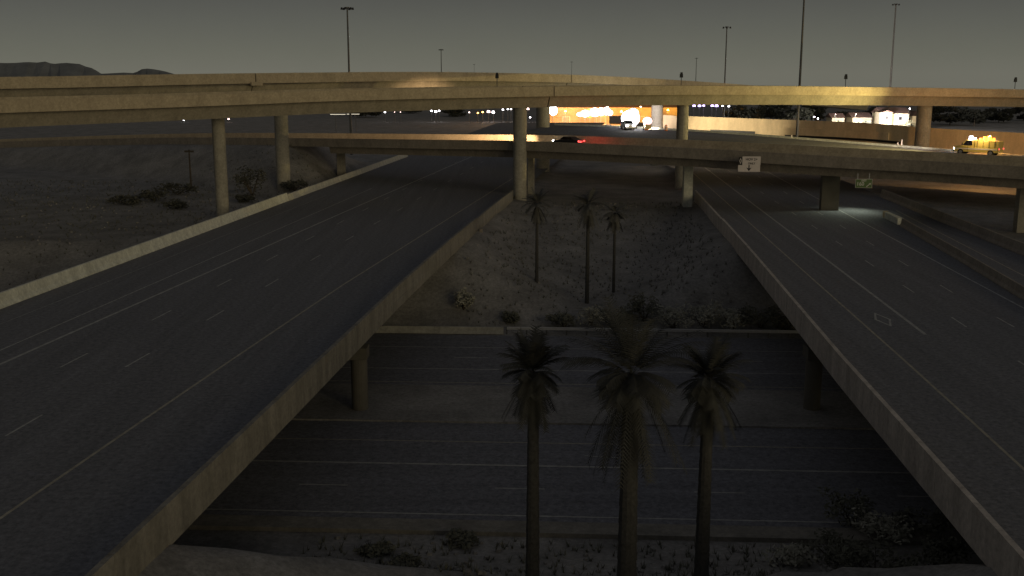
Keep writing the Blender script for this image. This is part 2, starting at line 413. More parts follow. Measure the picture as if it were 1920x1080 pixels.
# ------------------------------------------------------------------ lower road
def low_strip(s0, s1, z, m, name, parent=None, x0=-220, x1=260, fix=False):
    mb = MB(); n = 24; vs = []
    for i in range(n + 1):
        x = x0 + (x1 - x0) * i / n; vs += [(x, axis(x, s0), z), (x, axis(x, s1), z)]
    mb.add(vs, [(2 * i, 2 * i + 2, 2 * i + 3, 2 * i + 1) for i in range(n)]); return mb.build(name, m, parent, fix=fix)
lf = low_strip(83.0, 100.6, -7.0, M['asphalt_low'], 'lower_road_far'); tag(lf, kind='structure')
ln = low_strip(56.6, 74.0, -7.0, M['asphalt_low'], 'lower_road_near'); tag(ln, kind='structure')
md = MB().sweep([Vector((x, axis(x, 74), -7)) for x in range(-220, 261, 20)], [(0, -.15), (0, .13), (9, .16), (9, -.15)]).build('lower_median', M['dirt']); tag(md, kind='structure')
sw = MB().sweep([Vector((x, axis(x, 55.0), -7)) for x in range(-220, 261, 20)], [(0, -.15), (0, .14), (1.55, .14), (1.55, -.15)]).build('pavement', M['conc_dim']); tag(sw, kind='structure')
def low_line(s, wdt, m, parent, x0=-200, x1=240): return low_strip(s - wdt / 2, s + wdt / 2, -6.995, m, 'lane_line', parent, x0, x1)
low_line(95.8, .14, M['line'], lf); low_line(88.4, .16, M['line'], lf); low_line(84.3, .13, M['line_y'], lf)
low_line(70.0, .13, M['line_y'], ln); low_line(65.6, .22, M['line'], ln); low_line(57.6, .15, M['line'], ln)
for k in range(-9, 12):
    for s, p, ph in ((61.7, ln, -1.05), (92.2, lf, -5.2)):
        x = ph + 12.15 * k
        mb = MB(); mb.quad((x, axis(x, s - .07), -6.995), (x + 3.05, axis(x + 3.05, s - .07), -6.995), (x + 3.05, axis(x + 3.05, s + .07), -6.995), (x, axis(x, s + .07), -6.995))
        mb.build('lane_dash', M['line'], p, fix=False)
# small painted arrow tip seen between the trunks
a0 = P(1130, 856, -6.994); mb = MB(); mb.quad((a0.x - 1.2, a0.y + .1, -6.994), (a0.x + 1.1, a0.y - .35, -6.994), (a0.x + 1.15, a0.y - .2, -6.994), (a0.x - 1.2, a0.y + .22, -6.994)); mb.build('turn_arrow_stroke', M['line'], ln, fix=False)
# concrete edge barrier and kerb line along the far side, steel rail to its right
def low_bar(x0, x1, label, m, h, z0=-7.0, s=101.0):
    n = max(2, int((x1 - x0) / 6)); pth = [Vector((x0 + (x1 - x0) * i / n, axis(x0 + (x1 - x0) * i / n, s), z0)) for i in range(n + 1)]
    o = empty('edge_barrier', pth[0], 0, label, 'barrier')
    for i in range(n):
        b = pth[i + 1] - (pth[i + 1] - pth[i]).normalized() * .02
        MB().sweep([pth[i], b], [(0, 0), (.16, .3), (.22, h), (.45, h), (.45, 0)]).build('barrier_section', m, o, world=True)
    return o
low_bar(-120, P(944, 628, -7).x, 'pale concrete barrier along the far edge of the lower road under the left overpass', M['conc_low'], .66)
def guard_rail(x0, x1, label):
    s = 101.2; o = empty('guard_rail', (x0, axis(x0, s), -7.05), 0, label, 'guard rail')
    MB().sweep([Vector((x, axis(x, s), -7)) for x in (x0, (x0 + x1) / 2, x1)], [(0, .42), (-.05, .5), (0, .57), (-.05, .64), (0, .72), (.05, .72), (.05, .42)]).build('rail', M['alu'], o, world=True)
    n = int((x1 - x0) / 1.9)
    for i in range(n + 1):
        x = x0 + (x1 - x0) * i / n; MB().box((x, axis(x, s) + .14, -6.7), (.14, .16, .78)).build('post', M['steel'], o, world=True)
guard_rail(P(950, 628, -7).x, P(1510, 626, -7).x, 'long galvanised guard rail before the shrubs on the far edge of the lower road')

# ------------------------------------------------------------------ flyovers
def flyover(name, label, near_pts, width, face, total, joints, cols, girder_m, par_m, xlim=None, colr=.9, base_z=None):
    path = smooth_path(near_pts, 8)
    o = empty(name, (path[len(path) // 2].x, path[len(path) // 2].y, -1), 0, label, 'bridge')
    def frac_index(px):
        return min(range(len(path)), key=lambda i: abs(path[i].x / max(.1, path[i].y) * F + 960 - px))
    cuts = [0] + [frac_index(j) for j in joints] + [len(path) - 1]
    for a, b in zip(cuts[:-1], cuts[1:]):
        seg = [p.copy() for p in path[a:b + 1]]
        seg[-1] = seg[-1] - (seg[-1] - seg[-2]).normalized() * .16
        MB().sweep(seg, [(0, -face), (0, 0), (.28, 0), (.4, -.7), (.55, -.95), (.55, -face)]).build('parapet', par_m, o, world=True)
        W = width
        MB().sweep(seg, [(W, -face), (W, 0), (W - .28, 0), (W - .4, -.7), (W - .55, -.95), (W - .55, -face)]).build('parapet', par_m, o, world=True)
        MB().sweep(seg, [(.56, -1.08), (W - .56, -1.08), (W - .56, -face + .003), (.56, -face + .003)]).build('deck', M['asphalt'], o, world=True)
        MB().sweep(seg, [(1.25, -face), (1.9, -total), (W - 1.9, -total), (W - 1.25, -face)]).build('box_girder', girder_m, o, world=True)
    for px, Yc, r in cols:
        p = PY(px, 250, Yc); i = frac_index(px); zt = path[i].z - total - .01
        gz = ground_z(p.x, Yc) - .4 if base_z is None else base_z
        MB().cyl((p.x, Yc, gz), (p.x, Yc, zt), r, n=24).build('column', M['conc_col'], o, world=True)
    return o, path
A_T = [(-330, 202, 101), (-160, 193.5, 108), (0, 187, 115), (160, 183, 121.5), (320, 179, 128), (480, 174, 135), (640, 169, 142), (800, 166, 149.5), (960, 163.5, 157), (1120, 161.5, 164), (1280, 160.8, 170), (1440, 161.3, 176), (1600, 163, 181), (1760, 165.3, 186), (1920, 168, 190), (2100, 171, 194.5), (2300, 174.5, 199)]
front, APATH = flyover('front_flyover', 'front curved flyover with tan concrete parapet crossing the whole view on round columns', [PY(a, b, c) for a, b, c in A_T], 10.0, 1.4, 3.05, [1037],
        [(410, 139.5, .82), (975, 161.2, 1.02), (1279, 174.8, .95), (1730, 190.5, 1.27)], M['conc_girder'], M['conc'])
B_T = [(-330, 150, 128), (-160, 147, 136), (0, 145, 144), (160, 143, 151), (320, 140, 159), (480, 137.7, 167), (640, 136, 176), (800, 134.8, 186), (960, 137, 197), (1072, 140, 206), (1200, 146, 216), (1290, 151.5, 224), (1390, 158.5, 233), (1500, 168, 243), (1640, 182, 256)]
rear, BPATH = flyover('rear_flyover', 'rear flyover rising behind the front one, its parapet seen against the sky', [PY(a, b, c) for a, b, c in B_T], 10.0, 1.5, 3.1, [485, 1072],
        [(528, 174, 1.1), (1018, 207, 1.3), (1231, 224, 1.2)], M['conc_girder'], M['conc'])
# corbel under the parapet at the joint of the rear flyover
cb = min(BPATH, key=lambda p: abs(p.x / p.y * F + 960 - 485))
MB().box((cb.x, cb.y - .05, cb.z - 1.55), (1.9, .5, .55), rz=math.atan2(.65, .76)).build('joint_corbel', M['conc'], rear, world=True)

# small marker posts on the front flyover's barrier
def marker_post(px, label):
    p = min(APATH, key=lambda q: abs(q.x / q.y * F + 960 - px))
    a = PY(px, 162, p.y + 9.75); zt = PY(px, 141, p.y).z
    z0 = p.z - .02
    o = empty('marker_post', (a.x, a.y, z0), 0, label, 'marker post', 'marker posts on the front flyover')
    MB().cyl((0, 0, 0), (0, 0, 1.25), .06, n=8).build('post', M['steel'], o)
    MB().box((0, 0, 1.55), (.55, .28, .62), taper=.9).build('housing', M['dark'], o, bevel=.03)
    MB().box((0, -.06, 1.98), (.36, .3, .24)).build('cap', M['dark'], o, bevel=.03)
for px, lb in ((932, 'leftmost small dark marker post on the front flyover, against the rear parapet'), (1277, 'small dark marker post on the flyover directly above the middle column'), (1585, 'small dark marker post on the flyover above the floodlit stretch'), (1903, 'rightmost small dark marker post on the front flyover')):
    marker_post(px, lb)

# middle ramp crossing under the flyovers
c_pts = [PY(a, b, c) for a, b, c in C_T][::-1]
c_pts.append(c_pts[-1] * 2 - c_pts[-2]); c_pts.append(c_pts[-1] * 2 - c_pts[-2]); c_pts.append(c_pts[-1] * 2 - c_pts[-2])
cp = smooth_path(c_pts, 5)
ramp_b = empty('ramp_bridge', (c_pts[7].x, c_pts[7].y, -.6), 0, 'middle level ramp bridge with brown concrete parapets crossing above both carriageways', 'bridge')
FW = 10.6
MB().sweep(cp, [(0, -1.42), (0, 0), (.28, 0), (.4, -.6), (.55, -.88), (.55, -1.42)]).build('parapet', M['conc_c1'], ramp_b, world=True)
MB().sweep(cp, [(FW, -1.3), (FW, .36), (FW - .28, .36), (FW - .4, -.4), (FW - .55, -.75), (FW - .55, -1.3)]).build('parapet', M['conc'], ramp_b, world=True)
MB().sweep(cp, [(.56, -1.08), (FW - .56, -.86), (FW - .56, -1.28), (.56, -1.418)]).build('deck', M['asphalt'], ramp_b, world=True)
ci = [i for i, p in enumerate(cp) if p.x > -34]
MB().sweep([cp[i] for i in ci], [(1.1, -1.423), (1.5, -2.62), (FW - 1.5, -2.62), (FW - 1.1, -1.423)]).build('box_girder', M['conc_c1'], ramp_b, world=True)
def pier(px, Yc, wx, wy, m, rz):
    p = PY(px, 320, Yc); z1 = min(cp, key=lambda q: abs(q.x - p.x)).z - 2.63
    MB().box((p.x, p.y, (z1 - .8) / 2), (wx, wy, z1 + .8), rz=rz).build('pier', m, ramp_b, world=True)
pier(1290, 153.0, 1.25, 2.6, M['conc_bar'], -.07)  # headlight glow on this pier put into a paler concrete
pier(996, 169.5, .9, 2.4, M['conc_col'], -.1)
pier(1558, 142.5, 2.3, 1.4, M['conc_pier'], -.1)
pier(1926, 127.5, 1.6, 1.4, M['conc_col'], -.1)
pier(640, 191.5, 1.5, 1.5, M['conc_dim'], .2)

# far collector road beyond the ramp bridge with its white lit edge kerb
W_T = [(1040, 232.5, 212), (1130, 235.5, 208), (1290, 243.5, 200), (1440, 254, 192), (1600, 266.5, 184), (1740, 277.5, 177), (1920, 292.5, 167), (2150, 312, 156)]
w_pts = smooth_path([PY(a, b, c) for a, b, c in W_T], 5)
coll = MB().sweep(w_pts, [(0, -.25), (0, -1.0), (-22, -1.3), (-22, -.55)]).build('collector_road', M['asphalt_low']); tag(coll, kind='structure')
kb = tag(MB().sweep(w_pts, [(.02, -.9), (-.02, .08), (.3, .1), (.35, -.9)]).build('kerb_wall', M['conc_bar']), 'narrow pale kerb wall along the far edge of the collector road, lit by headlights', 'kerb')
# tan wall / low overpass behind it
D_T = [(1243, 215.5, 224), (1290, 218, 221), (1445, 223.5, 213), (1620, 230.5, 204), (1760, 241, 195), (1920, 249.5, 188), (2150, 262, 178)]
d_pts = smooth_path([PY(a, b, c) for a, b, c in D_T], 6)
wl = empty('low_overpass', (d_pts[12].x, d_pts[12].y, 2), 0, 'long tan low overpass with recessed girder panel behind the kerb wall', 'bridge')
def dseg(x0, x1): return [p for p in d_pts if x0 <= p.x / p.y * F + 960 <= x1]
MB().sweep(d_pts, [(0, -1.5), (0, 0), (.35, 0), (.35, -1.5)]).build('parapet', M['conc_wall'], wl, world=True)
MB().sweep(d_pts, [(.02, -8.5), (.02, -1.503), (1.2, -1.503), (1.2, -8.5)]).build('abutment_wall', M['conc_wall'], wl, world=True)
MB().sweep(dseg(1447, 1682), [(-.45, -2.9), (-.45, -1.52), (.015, -1.52), (.015, -2.9)]).build('girder_panel', M['conc_wall'], wl, world=True)
MB().sweep(dseg(1437, 1448), [(-.3, -5.5), (-.3, -1.3), (.015, -1.3), (.015, -5.5)]).build('pilaster', M['conc_wall'], wl, world=True)
MB().sweep(dseg(1448, 1690), [(-.03, -3.35), (-.03, -2.93), (.015, -2.93), (.015, -3.35)]).build('painted_shade', M['dark'], wl, world=True)  # dark strips laid on the wall in place of shade
MB().sweep(dseg(1318, 1432), [(-.04, -3.1), (-.04, -2.5), (.015, -2.5), (.015, -3.1)]).build('painted_shade', M['dark'], wl, world=True)
# white delineators on the kerb wall
for px, py, Yc, h, lb in ((1690, 273.5, 179.6, .75, 'white delineator post on the kerb wall beside the right flyover column'), (1484, 257, 189.9, .34, 'stub of a white delineator on the kerb wall near the tall mast'), (1683, 273.2, 180, .3, 'tiny broken delineator just left of the white post by the right column')):
    p = min(w_pts, key=lambda q: abs(q.x / q.y * F + 960 - px)); x = (px - 960) / F * p.y * .98
    a = PY(px, py, p.y + .15)
    o = empty('delineator', (a.x, a.y, p.z + .09), 0, lb, 'delineator')
    MB().cyl((0, 0, -.02), (0, 0, h), .11, .08, n=10).build('post', M['white_sign'], o); MB().cyl((0, 0, h), (0, 0, h + .1), .13, n=10).build('reflector', M['white_sign'], o)

# ------------------------------------------------------------------ overhead signs on the ramp bridge
def text_mesh(txt, size, m, parent, loc, name):
    cu = bpy.data.curves.new(name, 'FONT'); cu.body = txt; cu.size = size; cu.align_x = 'CENTER'; cu.align_y = 'CENTER'; cu.extrude = .004; cu.offset = .012
    t = bpy.data.objects.new(name, cu); col.objects.link(t)
    dg = bpy.context.evaluated_depsgraph_get(); me = bpy.data.meshes.new_from_object(t.evaluated_get(dg)); bpy.data.objects.remove(t)
    o = bpy.data.objects.new(name, me); col.objects.link(o); me.materials.clear(); me.materials.append(m)
    o.parent = parent; o.location = loc; o.rotation_euler = (math.pi / 2, 0, 0); return o
def face_y(px):
    i = min(range(len(cp)), key=lambda k: abs(cp[k].x / cp[k].y * F + 960 - px)); return cp[i].y
ys_ = face_y(1384) - 1.2
s0 = PY(1405, 307.5, ys_); k = ys_ / F * 1.0
sg = empty('overhead_sign', (s0.x, ys_, s0.z), -.04, 'white carpool lane sign with black lettering and down arrow on the ramp bridge', 'sign')
kk = ys_ * 1.005 / F
def sx(px): return (px - 1405) * kk
def sz(py): return (307.5 - py) * kk
MB().box(((sx(1392) + sx(1425.5)) / 2, 0, (sz(293.5) + sz(309.5)) / 2), (sx(1425.5) - sx(1392), .06, sz(293.5) - sz(309.5))).build('upper_panel', M['white_sign'], sg)
MB().box(((sx(1384.5) + sx(1425)) / 2, 0, (sz(309.6) + sz(321.8)) / 2), (sx(1425) - sx(1384.5), .06, sz(309.6) - sz(321.8))).build('arrow_panel', M['white_sign'], sg)
MB().box(((sx(1385.5) + sx(1391.8)) / 2, 0, (sz(295) + sz(309.4)) / 2), (sx(1391.8) - sx(1385.5), .06, sz(295) - sz(309.4))).build('diamond_panel', M['black_ink'], sg)
dmx, dmz = sx(1388.6), sz(302); mb = MB(); oo = [(0, .40), (.17, 0), (0, -.40), (-.17, 0)]; ii = [(a * .5, b * .55) for a, b in oo]
mb.add([(dmx + a, -.034, dmz + b) for a, b in oo + ii], [(q, (q + 1) % 4, 4 + (q + 1) % 4, 4 + q) for q in range(4)]); mb.build('diamond_symbol', M['white_sign'], sg, fix=False)
text_mesh('HOV 2+', .44, M['black_ink'], sg, (sx(1408.8), -.034, sz(299)), 'lettering')
text_mesh('ONLY', .34, M['black_ink'], sg, (sx(1409), -.034, sz(306.6)), 'lettering')
ax_, az_ = sx(1404.5), sz(315.5)
MB().add([(ax_ + a, -.034, az_ + b) for a, b in ((-.07, .42), (.07, .42), (.07, 0), (.34, .1), (.0, -.36), (-.34, .1), (-.07, 0))], [tuple(range(7))]).build('down_arrow', M['black_ink'], sg, fix=False)
for q in (-.8, 0, .8): MB().box((q, .6, .1), (.1, 1.14, .1)).build('bracket', M['alu'], sg)
ys2 = face_y(1620) - .8
s1 = PY(1619.5, 344, ys2); k2 = ys2 * 1.005 / F
gs = empty('exit_sign', (s1.x, ys2, s1.z), -.04, 'small green exit number sign with white slanting arrow below the ramp bridge', 'sign')
MB().box((0, 0, 0), (31 * k2, .05, 16.5 * k2)).build('border', M['sign_ink'], gs)
MB().box((0, -.03, 0), (29.6 * k2, .03, 15.2 * k2)).build('panel', M['green_sign'], gs)
text_mesh('160', .62, M['sign_ink'], gs, (-.42, -.05, -.07), 'lettering')
text_mesh('EXIT', .30, M['sign_ink'], gs, (0, -.05, .34), 'lettering')
MB().add([(.62 + a, -.05, -.14 + b) for a, b in ((-.33, -.22), (-.25, -.3), (.1, .02), (.17, -.06), (.26, .22), (-.03, .15), (.04, .08))], [tuple(range(7))]).build('slant_arrow', M['sign_ink'], gs, fix=False)
for q in (-.7, .7): MB().box((q, .25, .75), (.09, .09, .9)).build('hanger', M['alu'], gs)

# ------------------------------------------------------------------ high mast light poles (unlit)
def mast(px, Y, ptop, r, label):
    gz = -5.0
    top = PY(px, ptop, Y); p = PY(px, 150, Y)
    if Y < 230: gz = 4.0
    o = empty('high_mast_pole', (top.x, Y, gz), 0, label, 'light mast', 'unlit high mast lights over the interchange')
    h = top.z - gz
    MB().cyl((0, 0, 0), (0, 0, h), r, r * .55, n=10).build('pole', M['steel'], o)
    MB().cyl((0, 0, h - .1), (0, 0, h + .25), r * 1.7, n=10).build('head_frame', M['steel'], o)
    for i in range(6):
        a = i * math.pi / 3 + .3; rr = 1.5
        MB().cyl((0, 0, h), (rr * math.cos(a), rr * math.sin(a), h - .05), .05, n=6).build('arm', M['steel'], o)
        MB().cyl((rr * math.cos(a), rr * math.sin(a), h - .45), (rr * math.cos(a), rr * math.sin(a), h + .15), .33, .2, n=10).build('luminaire', M['dark'], o)
for a in ((651, 296, 15, .36, 'tall unlit light mast on the left, left of the shorter thin one'), (827, 760, 93, .42, 'short looking distant mast near the top of the rear flyover'),
          (1306, 1150, 109, .45, 'faint distant mast left of the taller mast above the middle column'), (1363, 413, 51, .38, 'mid height mast just right of the middle marker post'),
          (1508.5, 196, -16, .27, 'tallest nearest mast, its foot standing before the tan low overpass'), (1680, 490, 8, .5, 'tall mast near the right flyover column'),
          (1072, 1500, 116, .3, 'very faint far mast above the centre of the rear flyover'), (889, 1900, 121, .3, 'barely visible far mast left of the leftmost marker post')):
    mast(*a)

# ------------------------------------------------------------------ vegetation
def leaf_cloud(mb, c, r, n, size, rnd, flat=.5):
    for _ in range(n):
        while True:
            q = Vector((rnd.uniform(-1, 1), rnd.uniform(-1, 1), rnd.uniform(-1, 1)))
            if .15 < q.length < 1: break
        p = Vector(c) + Vector((q.x * r[0], q.y * r[1], q.z * r[2]))
        a = Vector((rnd.gauss(0, 1), rnd.gauss(0, 1), rnd.gauss(0, flat))).normalized(); b = a.orthogonal().normalized()
        s = size * rnd.uniform(.6, 1.4); b = b * s * .45; a = a * s
        mb.add([p - a, p + b, p + a, p - b], [(0, 1, 2, 3)])
def shrub(x, y, rx, h, label, m, n=420, size=.16, name='shrub', group=None, cat='shrub', z=None):
    rnd = random.Random(hash((round(x, 2), round(y, 2))) & 0xffff); gz = (ground_z(x, y) if z is None else z) - .05
    o = empty(name, (x, y, gz), 0, label, cat, group); st = MB(); lf_ = MB()
    for i in range(7):
        a = rnd.uniform(0, 6.28); t = (rx * .75 * math.cos(a), rx * .6 * math.sin(a), h * rnd.uniform(.55, 1.0))
        st.cyl((0, 0, 0), t, .05 * h / 2 + .02, .015, n=5)
        for j in range(2):
            q = (t[0] + rnd.uniform(-.4, .4) * rx, t[1] + rnd.uniform(-.4, .4) * rx, t[2] * rnd.uniform(.7, 1.12))
            leaf_cloud(lf_, q, (rx * .42, rx * .42, h * .24), n // 14, size, rnd)
    leaf_cloud(lf_, (0, 0, h * .5), (rx * .95, rx * .85, h * .5), n // 3, size, rnd)
    st.build('stem', M['twig'], o); lf_.build('foliage', m, o, fix=False); return o
def tree(x, y, h, rx, label, m, n=520, size=.5, group=None):
    rnd = random.Random(int(x * 13 + y * 7) & 0xffff); gz = ground_z(x, y) - .1
    o = empty('tree', (x, y, gz), 0, label, 'tree', group); tr = MB(); lf_ = MB()
    tr.cyl((0, 0, 0), (0, 0, h * .5), h * .03, h * .018, n=7)
    for i in range(9):
        a = i * 2.4 + rnd.random(); q = (rx * .62 * math.cos(a) * rnd.uniform(.5, 1.1), rx * .62 * math.sin(a), h * rnd.uniform(.22, .9))
        tr.cyl((0, 0, h * .38), q, h * .014, .02, n=5)
        leaf_cloud(lf_, q, (rx * .45, rx * .45, h * .16), n // 9, size, rnd)
    tr.build('trunk', M['twig'], o); lf_.build('crown', m, o, fix=False); return o
def palm(px, Y, ytop, ybot, hw, label, trunk_r, nfr=46, group=None, fm='palm'):
    c = PY(px, (ytop + ybot) / 2, Y); x = c.x; gz = ground_z(x, Y) - .1; rnd = random.Random(int(px))
    k = Y * 1.02 / F
    zc = PY(px, ytop + (ybot - ytop) * .42, Y).z - gz; rad = hw * k
    o = empty('palm_tree', (x, Y, gz), 0, label, 'palm', group)
    tr = MB(); n = 14
    for i in range(n):                                     # ringed trunk with old leaf bases
        z0, z1 = zc * i / n, zc * (i + 1) / n; r0 = trunk_r * (1.15 - .35 * i / n)
        tr.cyl((0, 0, z0), (0, 0, z1 + .02), r0 * 1.06, r0 * .95, n=12)
    tr.build('trunk', M['trunk'], o)
    fr = MB(); sk = MB()
    def frond(mb, el, az, L, droop, wd):
        pts = []; d = Vector((math.cos(az) * math.cos(el), math.sin(az) * math.cos(el), math.sin(el))); p = Vector((0, 0, zc))
        for j in range(7):
            pts.append(p.copy()); p = p + d * (L / 6); d = (d + Vector((0, 0, -droop))).normalized()
        side = Vector((-math.sin(az), math.cos(az), 0))
        for j in range(6):
            mb.add([pts[j] - side * .025, pts[j] + side * .025, pts[j + 1]], [(0, 1, 2)])
        for j in range(2, 7):
            for q in range(5):
                t = q / 5; b = pts[j - 1].lerp(pts[j], t) if j > 0 else pts[0]
                f = math.sin(min(1, (j - 1 + t) / 5.6) * 2.6) * wd + .08
                dr = (pts[j] - pts[j - 1]).normalized()
                for sgn in (-1, 1):
                    tip = b + side * sgn * f + dr * f * .75 + Vector((0, 0, -.28 * f + rnd.uniform(-.05, .05)))
                    mb.add([b - dr * .035, b + dr * .035, tip], [(0, 1, 2)])
    up = (zc + gz - PY(px, ytop, Y).z) * -1
    for i in range(nfr):
        el = rnd.uniform(-.35, 1.35); az = i * 2.39996
        L = rad * 1.12 if el < .5 else max(rad, up) * 1.02
        frond(fr, el, az, L * rnd.uniform(.85, 1.1), .10 + .12 * max(0, math.cos(el)), rad * .3)
    low = zc + gz - PY(px, ybot, Y).z
    for i in range(nfr // 2):
        frond(sk, rnd.uniform(-1.45, -.75), i * 2.39996 + 1, low * rnd.uniform(.75, 1.05), .12, rad * .2)
    fr.build('fronds', M[fm], o, fix=False); sk.build('dead_frond_skirt', M[fm], o, fix=False); return o
palm(1000, 47.5, 622, 806, 58, 'leftmost of the three near palms in the median, with a slim trunk', .30, group='near palms in the median')
palm(1183, 43.5, 560, 905, 84, 'biggest and middle one of the three near palms in the median', .40, 60, group='near palms in the median')
palm(1328, 46.5, 625, 835, 60, 'right one of the three near palms, closest to the right overpass', .30, group='near palms in the median')
palm(1007, 113.5, 352, 425, 26, 'left one of three thin far palms on the median slope', .17, 22, group='far palms on the slope', fm='palm_far')
palm(1103, 110.5, 350, 430, 30, 'middle and tallest of three thin far palms on the median slope', .2, 22, group='far palms on the slope', fm='palm_far')
palm(1153, 114, 370, 440, 24, 'right one of three thin far palms on the median slope', .15, 22, group='far palms on the slope', fm='palm_far')
# shrubs behind the guard rails
G = 'shrubs along the far edge of the lower road'
for i, (px, dy, rx, h, m, lb) in enumerate(((865, 4.5, 1.0, 2.0, 'leaf_pale', 'lone pale spiky shrub above the end of the pale barrier'), (958, 3, .9, 1.0, 'leaf', 'low shrub right of the lone pale shrub'),
        (1062, 2.4, 1.3, 1.5, 'leaf', 'small shrub nearest the left palm crown behind the guard rail'), (1110, 3, 1.5, 1.9, 'leaf_pale', 'pale rounded shrub behind the guard rail between the left and middle palm crowns'),
        (1160, 2.5, 1.5, 1.7, 'leaf', 'green shrub just left of the middle palm crown behind the guard rail'), (1215, 3.2, 1.4, 2.6, 'leaf', 'taller shrub directly behind the middle palm crown'),
        (1268, 2.2, 1.7, 2.2, 'leaf_pale', 'pale shrub just right of the middle palm crown'), (1325, 2.6, 1.8, 2.5, 'leaf_pale', 'widest pale shrub behind the guard rail'),
        (1380, 2.2, 1.7, 2.0, 'leaf_pale', 'twiggy pale shrub hanging over the guard rail right of the widest one'), (1435, 2.6, 1.7, 2.1, 'leaf', 'green shrub second from the right overpass behind the guard rail'), (1482, 2.3, 1.3, 1.6, 'leaf', 'small shrub touching the right overpass parapet line'))):
    x = (px - 960) / F * 103.5; y = axis(x, 101) + dy
    shrub(x, y, rx, h, lb, M[m], 620, .15, group=G)
G = 'shrubs by the near edge of the lower road'
for px, py, rx, h, m, lb in ((1600, 985, 1.3, 1.9, 'leaf', 'upright shrub by the near kerb left of the right overpass'), (1665, 1010, 1.6, 1.6, 'leaf_pale', 'spreading pale shrub in the bottom right corner of the median'), (1735, 1000, 1.5, 1.5, 'leaf', 'shrub tucked under the right overpass edge at the bottom'),
        (1560, 1050, 1.4, 1.3, 'leaf', 'low shrub in front of the upright kerb shrub'), (1470, 1060, 1.2, 1.0, 'leaf_pale', 'low pale shrub right of the right near palm trunk'), (1640, 1085, 1.6, 1.4, 'leaf', 'shrub at the bottom frame edge below the spreading pale shrub'), (1770, 1070, 1.3, 1.3, 'leaf', 'lowest shrub beside the right overpass at the bottom edge'),
        (868, 1022, .8, .7, 'leaf', 'small round shrub on the dirt left of the near palms'), (700, 1040, .8, .5, 'leaf', 'tiny low shrub on the dirt below the left overpass'), (760, 1075, .9, .6, 'leaf', 'low shrub at the bottom edge between overpass and near palms')):
    p = P(px, py, -7.0); shrub(p.x, p.y, rx, h, lb, M[m], 480, .13, group=G)
G = 'desert shrubs on the left embankment'
for px, py, Y, rx, h, m, lb in ((470, 300, 166, 1.9, 4.6, 'leaf_mid', 'tall dark desert tree between the two left columns'), (330, 306, 168, 2.6, 1.8, 'leaf_mid', 'wide dark shrub left of the left column'), (285, 330, 160, 2.2, 1.5, 'leaf_mid', 'dark shrub halfway down the left embankment'),
        (235, 340, 155, 2.4, 1.2, 'leaf_mid', 'low dark shrub furthest left on the embankment'), (330, 335, 150, 1.8, 1.1, 'leaf_mid', 'low shrub just below the wide dark shrub'), (550, 300, 172, 1.6, 1.6, 'leaf_mid', 'shrub right behind the second left column'), (455, 305, 158, 1.2, 1.0, 'leaf_mid', 'small shrub at the foot of the tall dark desert tree')):
    p = PY(px, py, Y); shrub(p.x, Y, rx, h, lb, M[m], 420, .22, group=G, name='desert_shrub')
p = PY(353, 260, 176); o = empty('bare_post', (p.x, 176, ground_z(p.x, 176) - .1), 0, 'thin dark post with small crosspiece on the left embankment', 'post')
MB().cyl((0, 0, 0), (0, 0, 6.6), .16, .12, n=8).build('shaft', M['twig'], o); MB().box((0, 0, 6.3), (1.5, .18, .3)).build('crosspiece', M['twig'], o)
